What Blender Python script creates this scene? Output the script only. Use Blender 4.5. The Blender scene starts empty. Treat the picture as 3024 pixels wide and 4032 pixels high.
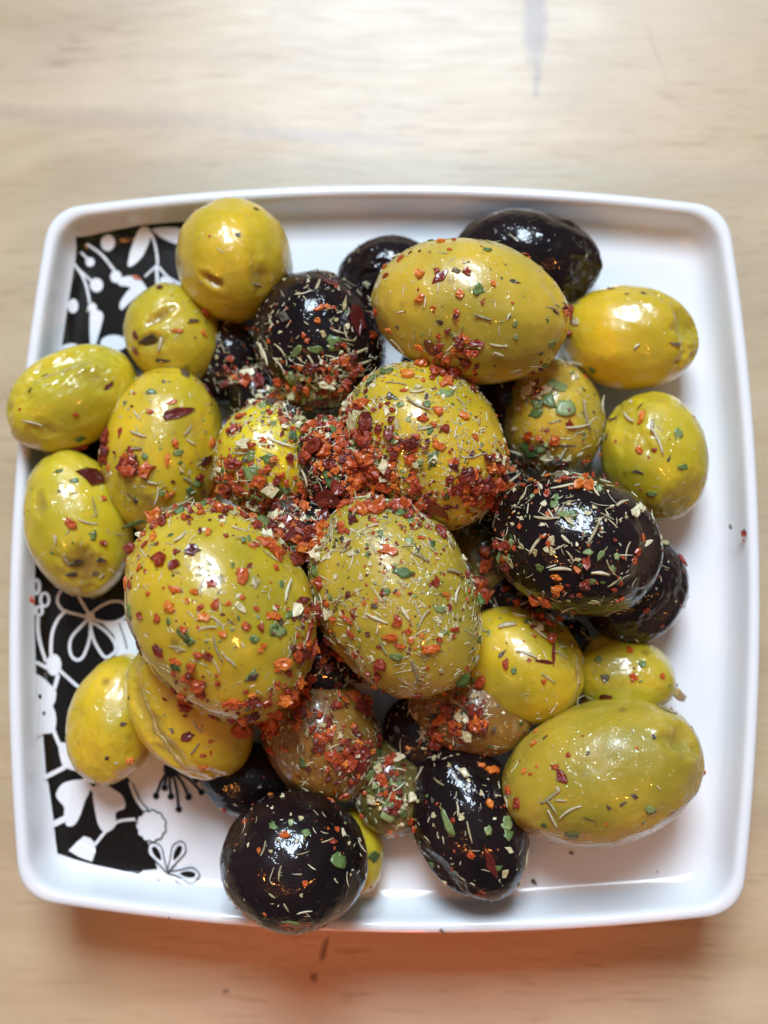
import bpy, bmesh, math, random
from mathutils import Vector, Matrix, noise
from mathutils.bvhtree import BVHTree
random.seed(7)
MM = 0.001
scene = bpy.context.scene
col = scene.collection

# ------------------------------------------------------------------ camera
cam_data = bpy.data.cameras.new('camera')
cam = bpy.data.objects.new('camera', cam_data)
col.objects.link(cam)
cam.location = (0.00924600, -0.01666858, 0.22194361)
cam.rotation_euler = (math.radians(6.27645), math.radians(2.33357), math.radians(0.66618))
cam_data.sensor_fit = 'HORIZONTAL'
cam_data.sensor_width = 36.0
cam_data.lens = 18.0 / math.tan(math.radians(18.0))
cam_data.clip_start = 0.01
cam_data.clip_end = 20.0
cam_data.dof.use_dof = True
cam_data.dof.focus_distance = 0.186
cam_data.dof.aperture_fstop = 13.0
scene.camera = cam

# ------------------------------------------------------------------ light
world = bpy.data.worlds.new('World')
scene.world = world
world.use_nodes = True
bg = world.node_tree.nodes['Background']
bg.inputs['Color'].default_value = (0.86, 0.90, 1.0, 1)
bg.inputs['Strength'].default_value = 0.17

def lamp_at(name, kind, loc, target, power, color, **kw):
    d = bpy.data.lights.new(name, kind)
    d.energy = power
    d.color = color
    for k, v in kw.items():
        setattr(d, k, v)
    o = bpy.data.objects.new(name, d)
    col.objects.link(o)
    o.location = loc
    o.rotation_euler = (Vector(target) - Vector(loc)).to_track_quat('-Z', 'Y').to_euler()
    return o

# tall window behind the table, in three panes
for i, x in enumerate((-0.165, 0.0, 0.165)):
    lamp_at('window_light', 'AREA', (x - 0.03, 0.83, 1.17), (x * 0.9, 0.02, 0.0), 16.5, (0.72, 0.86, 1.0),
            shape='RECTANGLE', size=0.145, size_y=0.58)
# pale ceiling over the table
lamp_at('ceiling_light', 'AREA', (0.25, 0.25, 1.9), (0, 0, 0), 1.2, (0.95, 0.96, 1.0), shape='DISK', size=1.6)
# string of small warm bulbs hanging on the near side
for i, (x, y, z) in enumerate([(-0.42, -0.30, 0.62), (-0.34, -0.36, 0.66), (-0.25, -0.33, 0.64), (-0.16, -0.38, 0.67),
                               (0.20, -0.36, 0.66), (0.30, -0.33, 0.63), (0.40, -0.35, 0.66)]):
    lamp_at('string_bulb', 'POINT', (x, y, z), (0, 0, 0), 1.4, (1.0, 0.36, 0.07), shadow_soft_size=0.007)
# unseen low orange-red spots, added to tint the shadow under the front rim
for x in (-0.034, 0.002, 0.038):
    lamp_at('shadow_tint_spot', 'SPOT', (x, -0.30, 0.006), (x * 0.9, -0.050, -0.010), 4.2, (1.0, 0.10, 0.012), shadow_soft_size=0.01,
            spot_size=math.radians(15), spot_blend=1.0)

vs = scene.view_settings
vs.view_transform = 'Standard'
vs.look = 'None'
vs.exposure = -0.72
vs.gamma = 1.0
vs.use_curve_mapping = False

# ------------------------------------------------------------------ helpers
class Nodes:
    """small wrapper to write node trees in a few lines"""
    def __init__(self, name):
        self.mat = bpy.data.materials.new(name)
        self.mat.use_nodes = True
        self.t = self.mat.node_tree
        self.bsdf = self.t.nodes['Principled BSDF']
    def n(self, kind, **kw):
        nd = self.t.nodes.new('ShaderNode' + kind)
        for k, v in kw.items():
            if hasattr(nd, k):
                setattr(nd, k, v)
        return nd
    def put(self, sock, v):
        if isinstance(v, bpy.types.NodeSocket):
            self.t.links.new(v, sock)
        else:
            sock.default_value = v
    def set(self, **kw):
        for k, v in kw.items():
            self.put(self.bsdf.inputs[k.replace('_', ' ')], v)
    def coord(self, scale=(1, 1, 1), loc=(0, 0, 0), which='Object'):
        tc = self.n('TexCoord')
        mp = self.n('Mapping')
        mp.inputs['Scale'].default_value = scale
        mp.inputs['Location'].default_value = loc
        self.t.links.new(tc.outputs[which], mp.inputs['Vector'])
        return mp.outputs['Vector']
    def noise(self, vec, scale, detail=3, rough=0.55, dist=0.0):
        nd = self.n('TexNoise')
        self.put(nd.inputs['Vector'], vec)
        nd.inputs['Scale'].default_value = scale
        nd.inputs['Detail'].default_value = detail
        nd.inputs['Roughness'].default_value = rough
        nd.inputs['Distortion'].default_value = dist
        return nd.outputs['Fac']
    def voronoi(self, vec, scale, feature='F1', out='Distance'):
        nd = self.n('TexVoronoi', feature=feature)
        self.put(nd.inputs['Vector'], vec)
        nd.inputs['Scale'].default_value = scale
        return nd.outputs[out]
    def ramp(self, fac, stops):
        nd = self.n('ValToRGB')
        self.put(nd.inputs['Fac'], fac)
        r = nd.color_ramp
        while len(r.elements) < len(stops):
            r.elements.new(0.5)
        for el, (p, c) in zip(r.elements, stops):
            el.position = p
            el.color = (c, c, c, 1) if isinstance(c, (int, float)) else (*c, 1)
        return nd.outputs['Color']
    def mix(self, fac, a, b, mode='MIX'):
        nd = self.n('Mix', data_type='RGBA', blend_type=mode)
        for s, v in ((nd.inputs[0], fac), (nd.inputs[6], a), (nd.inputs[7], b)):
            if isinstance(v, tuple) and len(v) == 3:
                v = (*v, 1)
            self.put(s, v)
        return nd.outputs[2]
    def math(self, op, a, b=0.0, clamp=False):
        nd = self.n('Math', operation=op, use_clamp=clamp)
        self.put(nd.inputs[0], a)
        self.put(nd.inputs[1], b)
        return nd.outputs[0]
    def attr(self, name):
        return self.n('Attribute', attribute_name=name).outputs['Fac']
    def bump(self, height, strength, dist, normal=None):
        nd = self.n('Bump')
        nd.inputs['Strength'].default_value = strength
        nd.inputs['Distance'].default_value = dist
        self.put(nd.inputs['Height'], height)
        if normal is not None:
            self.put(nd.inputs['Normal'], normal)
        return nd.outputs['Normal']

def link_mesh(name, verts, faces, mat, parent=None, smooth=True):
    me = bpy.data.meshes.new(name)
    me.from_pydata([tuple(v) for v in verts], [], faces)
    me.update()
    if mat:
        me.materials.append(mat)
    if smooth:
        me.polygons.foreach_set('use_smooth', [True] * len(me.polygons))
    o = bpy.data.objects.new(name, me)
    col.objects.link(o)
    if parent:
        o.parent = parent
    return o

def tag(o, label=None, cat=None, group=None, kind=None):
    if label: o['label'] = label
    if cat: o['category'] = cat
    if group: o['group'] = group
    if kind: o['kind'] = kind
    return o

# ------------------------------------------------------------------ table
def wood_material():
    m = Nodes('wood_laminate')
    v = m.coord()
    # slow wander of the grain
    warp = m.noise(m.coord((9, 9, 9)), 1.0, 2)
    gvec = m.coord((7, 60, 1))
    mixv = m.n('VectorMath', operation='ADD')
    m.put(mixv.inputs[0], gvec)
    comb = m.n('CombineXYZ')
    m.put(comb.inputs['Y'], m.math('MULTIPLY', warp, 2.2))
    m.put(mixv.inputs[1], comb.outputs[0])
    g = mixv.outputs[0]
    bands = m.noise(g, 1.0, 4, 0.6)
    fine = m.noise(g, 9.0, 4, 0.7)
    pores = m.noise(m.coord((95, 1150, 1)), 1.0, 2, 0.5)
    pores2 = m.noise(m.coord((180, 2100, 1), (3.1, 0, 0)), 1.0, 2, 0.5)
    blotch = m.noise(m.coord((14, 22, 1), (1.7, 2.2, 0)), 1.0, 3, 0.55)
    c = m.ramp(bands, [(0.28, (0.41, 0.295, 0.165)), (0.50, (0.525, 0.40, 0.245)), (0.72, (0.585, 0.465, 0.31))])
    c = m.mix(m.math('MULTIPLY', m.ramp(fine, [(0.30, 1.0), (0.6, 0.0)]), 0.16), c, (0.36, 0.225, 0.125))
    c = m.mix(m.math('MULTIPLY', m.ramp(blotch, [(0.45, 0.0), (0.75, 1.0)]), 0.40), c, (0.61, 0.51, 0.37))
    haze = m.noise(m.coord((30, 45, 1), (4.7, 8.2, 0)), 1.0, 4, 0.65)
    c = m.mix(m.math('MULTIPLY', m.ramp(haze, [(0.40, 1.0), (0.62, 0.0)]), 0.30), c, (0.38, 0.285, 0.205))
    pm = m.math('MULTIPLY', m.ramp(pores, [(0.58, 0.0), (0.68, 1.0)]), 0.62)
    patch = m.ramp(m.noise(m.coord((26, 60, 1), (9.1, 3.3, 0)), 1.0, 3, 0.6), [(0.42, 0.12), (0.66, 1.0)])
    pm = m.math('MULTIPLY', pm, patch)
    c = m.mix(pm, c, (0.25, 0.145, 0.075))
    pm2 = m.math('MULTIPLY', m.ramp(pores2, [(0.60, 0.0), (0.70, 1.0)]), 0.38)
    pm2 = m.math('MULTIPLY', pm2, patch)
    c = m.mix(pm2, c, (0.30, 0.18, 0.10))
    # marks in the wood: (x, y, half length x, half width y, colour, strength)
    rag = m.noise(m.coord((420, 420, 1)), 1.0, 3, 0.6)
    rag2 = m.noise(m.coord((55, 55, 1), (5, 1, 0)), 1.0, 2, 0.5)
    def mark(x, y, rx, ry, colour, strength, turn=0.0, wob=0.6):
        nonlocal c
        tc = m.n('TexCoord')
        mp = m.n('Mapping')
        mp.vector_type = 'TEXTURE'
        mp.inputs['Location'].default_value = (0.0092 + (x - 0.0092) * 1.045, -0.0167 + (y + 0.0167) * 1.045, 0)
        mp.inputs['Rotation'].default_value = (0, 0, math.radians(turn))
        mp.inputs['Scale'].default_value = (rx, ry, 1)
        m.t.links.new(tc.outputs['Object'], mp.inputs['Vector'])
        ln = m.n('VectorMath', operation='LENGTH')
        m.put(ln.inputs[0], mp.outputs[0])
        d = m.math('ADD', ln.outputs['Value'], m.math('MULTIPLY', m.math('SUBTRACT', rag, 0.5), wob * 1.6))
        d = m.math('ADD', d, m.math('MULTIPLY', m.math('SUBTRACT', rag2, 0.5), wob))
        c = m.mix(m.math('MULTIPLY', m.ramp(d, [(0.45, 1.0), (1.0, 0.0)]), strength), c, colour)
    mark(0.0285, 0.1060, 0.0030, 0.0140, (0.20, 0.17, 0.18), 0.60, 1)
    mark(0.0289, 0.0930, 0.0009, 0.0050, (0.20, 0.17, 0.18), 0.50, -4)
    mark(-0.0101, -0.0728, 0.0007, 0.0030, (0.10, 0.05, 0.03), 0.8, -16, 0.9)
    mark(-0.0118, -0.0775, 0.0010, 0.0014, (0.10, 0.05, 0.03), 0.8, 0, 0.9)
    mark(-0.0279, -0.0803, 0.0008, 0.0005, (0.10, 0.06, 0.04), 0.8, 10)
    mark(-0.0600, 0.0860, 0.0450, 0.0028, (0.36, 0.27, 0.21), 0.40, -2, 0.8)
    mark(-0.0120, 0.0815, 0.0250, 0.0022, (0.34, 0.30, 0.30), 0.40, -4, 0.8)
    mark(0.0520, 0.0990, 0.0005, 0.0100, (0.36, 0.26, 0.18), 0.40, 18, 0.5)
    mark(0.0565, 0.0880, 0.0060, 0.0006, (0.40, 0.28, 0.18), 0.30, -25, 0.5)
    mark(-0.0450, 0.0990, 0.0400, 0.0022, (0.42, 0.30, 0.20), 0.30, 1, 0.8)
    m.set(Base_Color=c, Roughness=m.ramp(fine, [(0.3, 0.37), (0.7, 0.30)]))
    m.bsdf.inputs['Specular IOR Level'].default_value = 0.40
    m.set(Normal=m.bump(m.math('ADD', m.math('MULTIPLY', pores, 0.6), m.math('MULTIPLY', fine, 0.3)), 0.3, 0.00012))
    return m.mat

bm = bmesh.new()
bmesh.ops.create_grid(bm, x_segments=2, y_segments=2, size=0.6)
me = bpy.data.meshes.new('table_top')
bm.to_mesh(me)
bm.free()
me.materials.append(wood_material())
table = bpy.data.objects.new('table_top', me)
col.objects.link(table)
table.location = (0, 0, -0.010)
tag(table, 'pale wood-grain table top under the white dish', None, None, 'structure')

# ------------------------------------------------------------------ dish
HALF, BULGE, MID = 61.3, 4.4, 65.6

def outline(inset, n_side=40, corner=5.6):
    """rounded square with bowed sides, shrunk by inset, in mm"""
    pts = []
    tc = 1 - corner / HALF
    for k in range(4):
        a = -k * math.pi / 2
        ca, sa = math.cos(a), math.sin(a)
        side = []
        for i in range(n_side):
            t = -tc + 2 * tc * i / (n_side - 1)
            side.append((HALF * t, HALF + BULGE * (1 - t * t)))
        p0 = side[-1]
        p2 = (HALF + BULGE * (1 - tc * tc), HALF * tc)
        # tangents give the control points of a round corner
        for i in range(1, 10):
            s = i / 10
            q1 = (HALF * (1 - 0.36 * corner / HALF), HALF + BULGE * (1 - (1 - 0.36 * corner / HALF) ** 2))
            q2 = (q1[1], q1[0])
            b = [(1 - s) ** 3, 3 * s * (1 - s) ** 2, 3 * s * s * (1 - s), s ** 3]
            side.append(tuple(b[0] * p0[j] + b[1] * q1[j] + b[2] * q2[j] + b[3] * p2[j] for j in (0, 1)))
        pts += [(x * ca - y * sa, x * sa + y * ca) for x, y in side]
    k = (MID - inset) / MID
    return [(x * k, y * k) for x, y in pts]

def glaze_material():
    m = Nodes('white_glazed_ceramic')
    v = m.coord()
    m.set(Base_Color=(0.78, 0.785, 0.80, 1), Roughness=0.16)
    m.set(Normal=m.bump(m.noise(v, 90, 2), 0.10, 0.0006))
    return m.mat

prof = [(60, -0.6), (30, -0.5), (24, -0.4), (20, 0.0), (17, 0.8), (14, 2.4), (11, 4.4), (5.5, 6.4), (2.4, 8.2), (1.5, 10.0), (1.0, 12.4), (0.6, 14.0),
        (0.15, 14.8), (0.0, 15.15), (0.1, 15.5), (0.4, 15.8), (0.85, 15.97), (1.3, 15.97), (1.65, 15.84), (1.95, 15.55), (2.2, 15.1),
        (2.45, 14.3), (2.75, 13.2), (3.1, 12.1), (3.55, 11.1), (4.1, 10.3), (4.8, 9.7), (5.7, 9.27), (6.8, 9.06), (8, 9.0), (20, 9.0), (35, 9.0), (50, 9.0), (60, 9.0)]
verts, faces = [], []
for ins, z in prof:
    verts += [(x * MM, y * MM, z * MM) for x, y in outline(ins)]
N = len(outline(0))
for r in range(len(prof) - 1):
    for i in range(N):
        j = (i + 1) % N
        faces.append((r * N + i, r * N + j, (r + 1) * N + j, (r + 1) * N + i))
faces.append(tuple(range(N)))
faces.append(tuple(reversed(range((len(prof) - 1) * N, len(prof) * N))))
dish = link_mesh('dish', verts, faces, glaze_material())
bmx = bmesh.new(); bmx.from_mesh(dish.data); bmesh.ops.recalc_face_normals(bmx, faces=bmx.faces); bmx.to_mesh(dish.data); bmx.free()
foot = [(24.4, 0.3), (24.0, -9.4), (23.6, -9.85), (22.9, -10.0), (21.0, -10.0), (20.3, -9.8), (19.9, -9.3), (18.6, 1.0)]
fv, ff = [], []
for ins, z in foot:
    fv += [(x * MM, y * MM, z * MM) for x, y in outline(ins)]
for r in range(len(foot) - 1):
    for i in range(N):
        j = (i + 1) % N
        ff.append((r * N + i, r * N + j, (r + 1) * N + j, (r + 1) * N + i))
foot_ring = link_mesh('foot_ring', fv, ff, dish.data.materials[0], dish)
tag(dish, 'white square ceramic dish with bowed sides and a black floral print', 'dish')

# name, kind, centre (mm), long/short/depth semi-axes (mm), orientation matrix rows
OLIVES = [
 ('G1','g',(-26.32, 49.78, 20.34),(10.8, 10.15, 11.67),((0.147, 0.975, 0.165), (-0.931, 0.193, -0.309), (-0.333, -0.108, 0.937))),
 ('G12','g',(43.11, 36.65, 18.0),(11.83, 9.16, 9.16),((0.978, 0.137, -0.159), (-0.174, 0.953, -0.25), (0.117, 0.272, 0.955))),
 ('G13','g',(47.35, 15.78, 17.95),(11.3, 9.13, 9.13),((0.247, 0.952, -0.181), (-0.963, 0.22, -0.154), (-0.107, 0.213, 0.971))),
 ('G15','g',(41.68, -22.24, 15.63),(9.06, 7.31, 6.58),((0.956, 0.247, -0.155), (-0.246, 0.969, 0.027), (0.157, 0.013, 0.988))),
 ('B8','b',(15.53, -46.19, 17.73),(13.74, 9.53, 8.57),((0.386, 0.922, -0.03), (-0.911, 0.386, 0.143), (0.144, -0.027, 0.989))),
 ('G16','g',(37.19, -37.68, 22.99),(16.88, 11.56, 10.98),((0.949, -0.284, -0.138), (0.299, 0.949, 0.104), (0.102, -0.14, 0.985))),
 ('G17','g',(-45.53, -30.57, 16.37),(11.4, 8.03, 7.63),((0.25, -0.934, 0.257), (0.959, 0.275, 0.065), (-0.132, 0.23, 0.964))),
 ('G21','g',(-3.72, -52.55, 13.82),(7.33, 4.78, 4.78),((0.115, 0.991, 0.061), (-0.98, 0.103, 0.17), (0.162, -0.08, 0.984))),
 ('B2','b',(0.26, 49.13, 15.13),(8.84, 6.51, 6.18),((0.967, -0.253, 0.041), (0.253, 0.919, -0.303), (0.039, 0.303, 0.952))),
 ('B3','b',(25.69, 51.18, 17.1),(13.01, 8.56, 8.13),((0.982, 0.172, -0.076), (-0.187, 0.931, -0.313), (0.017, 0.322, 0.947))),
 ('B5','b',(43.89, -7.21, 17.59),(9.84, 8.57, 8.14),((0.486, -0.858, -0.167), (0.865, 0.499, -0.046), (0.122, -0.122, 0.985))),
 ('B6','b',(-12.94, -52.48, 24.68),(12.02, 11.11, 10.0),((0.994, -0.019, 0.11), (-0.001, 0.984, 0.178), (-0.112, -0.177, 0.978))),
 ('B7','b',(-22.14, -40.79, 14.67),(8.81, 6.57, 5.91),((0.937, 0.315, 0.149), (-0.332, 0.936, 0.114), (-0.103, -0.157, 0.982))),
 ('G3','g',(-54.28, 25.29, 19.64),(12.07, 8.48, 8.06),((0.84, -0.457, 0.294), (0.52, 0.832, -0.194), (-0.156, 0.316, 0.936))),
 ('G5','g',(-53.19, 3.13, 17.57),(13.18, 9.11, 8.66),((0.234, 0.928, 0.291), (-0.958, 0.271, -0.092), (-0.164, -0.257, 0.952))),
 ('G2','g',(-37.39, 37.0, 16.99),(9.52, 8.44, 8.02),((0.471, 0.856, 0.215), (-0.821, 0.514, -0.247), (-0.322, -0.06, 0.945))),
 ('G22','g',(2.17, -41.28, 17.0),(8.27, 6.46, 5.17),((0.193, 0.981, 0.034), (-0.975, 0.188, 0.119), (0.11, -0.056, 0.992))),
 ('G11','g',(30.01, 22.25, 17.78),(10.34, 8.88, 8.88),((0.186, 0.978, -0.099), (-0.968, 0.165, -0.186), (-0.166, 0.131, 0.977))),
 ('G20','g',(15.66, -28.14, 19.0),(10.58, 7.21, 5.77),((0.969, 0.243, -0.032), (-0.241, 0.969, 0.056), (0.044, -0.047, 0.998))),
 ('G23','g',(17.31, -2.73, 14.77),(8.51, 6.48, 5.84),((0.005, 0.999, -0.039), (-0.998, 0.003, -0.067), (-0.067, 0.039, 0.997))),
 ('B9','b',(-27.38, 32.92, 14.0),(7.69, 6.69, 5.35),((0.158, 0.973, 0.169), (-0.954, 0.194, -0.229), (-0.255, -0.125, 0.959))),  # dark olive put where the gap holds only shade
 ('B10','b',(-16.34, -4.31, 15.61),(9.75, 7.72, 6.94),((0.864, 0.488, 0.123), (-0.485, 0.873, -0.059), (-0.136, -0.008, 0.991))),
 ('G24','g',(0.64, 4.77, 15.89),(9.75, 7.72, 6.94),((0.999, -0.007, 0.042), (0.012, 0.995, -0.103), (-0.041, 0.104, 0.994))),
 ('B11','b',(-2.43, -17.06, 14.03),(8.11, 6.48, 5.19),((0.998, -0.012, 0.056), (0.012, 1.0, 0.002), (-0.056, -0.001, 0.998))),
 ('G25','g',(-31.22, -8.45, 14.17),(8.18, 6.55, 5.24),((0.503, 0.843, 0.191), (-0.854, 0.518, -0.039), (-0.132, -0.144, 0.981))),
 ('B12','b',(12.67, 31.29, 15.87),(9.45, 7.8, 7.02),((1.0, -0.002, -0.016), (-0.002, 0.974, -0.227), (0.016, 0.227, 0.974))),
 ('G19','g',(-9.65, -32.43, 18.28),(11.83, 9.78, 9.29),((0.493, 0.865, 0.092), (-0.87, 0.487, 0.077), (0.022, -0.118, 0.993))),
 ('G18','g',(-31.15, -28.53, 23.64),(12.75, 9.12, 8.67),((0.677, 0.709, 0.199), (-0.73, 0.681, 0.058), (-0.094, -0.185, 0.978))),
 ('G4','g',(-38.14, 16.2, 19.17),(14.75, 10.38, 9.86),((-0.171, 0.959, 0.225), (-0.978, -0.138, -0.156), (-0.119, -0.246, 0.962))),
 ('B1','b',(-10.94, 35.48, 19.74),(12.67, 11.53, 10.96),((0.338, 0.936, 0.096), (-0.903, 0.351, -0.249), (-0.267, -0.003, 0.964))),
 ('G7','g',(15.03, 37.66, 31.37),(16.49, 11.53, 10.95),((0.978, 0.205, -0.029), (-0.205, 0.94, -0.274), (-0.029, 0.274, 0.961))),
 ('G6','g',(-18.31, 13.36, 26.08),(9.97, 9.04, 9.04),((0.173, 0.975, 0.138), (-0.97, 0.193, -0.15), (-0.173, -0.108, 0.979))),
 ('B4','b',(32.41, -0.62, 30.07),(13.79, 11.39, 10.82),((0.956, 0.269, -0.119), (-0.28, 0.956, -0.083), (0.092, 0.113, 0.989))),
 ('G14','g',(24.31, -20.27, 18.19),(11.2, 9.78, 9.29),((0.822, 0.565, -0.074), (-0.566, 0.825, 0.018), (0.071, 0.027, 0.997))),
 ('G8','g',(7.7, 15.4, 28.84),(15.0, 12.7, 12.07),((0.747, 0.665, 0.008), (-0.655, 0.738, -0.164), (-0.115, 0.117, 0.986))),
 ('G9','g',(-24.09, -12.21, 36.01),(17.98, 14.32, 13.61),((0.477, 0.861, 0.176), (-0.872, 0.488, -0.024), (-0.106, -0.143, 0.984))),
 ('G10','g',(3.29, -9.56, 31.12),(17.32, 12.84, 12.2),((0.479, 0.878, 0.031), (-0.877, 0.479, -0.037), (-0.048, -0.01, 0.999))),
 ('B13','b',(7.05, -32.75, 16.0),(7.15, 5.96, 4.77),((0.516, 0.857, 0.011), (-0.855, 0.513, 0.078), (0.061, -0.049, 0.997))),  # black filler, put in like the gap fillers below so gaps read dark
 ('B14','b',(-7.01, 11.52, 31.0),(8.48, 5.91, 5.32),((0.345, 0.935, 0.084), (-0.924, 0.354, -0.146), (-0.166, -0.027, 0.986))),
 ('B15','b',(21.1, 8.21, 19.0),(6.39, 5.59, 5.03),((0.347, 0.936, -0.058), (-0.933, 0.339, -0.121), (-0.094, 0.096, 0.991))),
 ('B16','b',(21.61, 26.08, 17.0),(6.51, 5.69, 5.13),((0.998, -0.003, -0.059), (-0.009, 0.979, -0.204), (0.058, 0.204, 0.977))),
 ('B17','b',(-12.28, 0.82, 31.0),(6.03, 4.98, 4.48),((0.994, -0.008, 0.112), (0.018, 0.996, -0.091), (-0.11, 0.092, 0.99))),
 ('B18','b',(-9.83, -20.64, 21.0),(6.27, 5.48, 4.93),((0.36, 0.928, 0.094), (-0.933, 0.36, 0.02), (-0.016, -0.095, 0.995))),
 ('B19','b',(24.01, -9.61, 17.0),(6.38, 4.79, 4.31),((0.997, -0.01, -0.072), (0.008, 0.999, -0.034), (0.072, 0.034, 0.997))),
 ('B20','b',(-40.78, 25.88, 17.0),(4.94, 4.12, 3.71),((0.973, -0.003, 0.232), (0.05, 0.979, -0.198), (-0.227, 0.204, 0.952))),
 ('B21','b',(31.63, -15.87, 16.0),(4.79, 3.99, 3.59),((0.994, -0.012, -0.108), (0.011, 1.0, -0.004), (0.108, 0.003, 0.994))),
 ('B22','b',(-20.49, 25.53, 17.0),(6.97, 5.74, 5.17),((0.858, 0.494, 0.141), (-0.465, 0.863, -0.2), (-0.22, 0.106, 0.97))),
]
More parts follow.
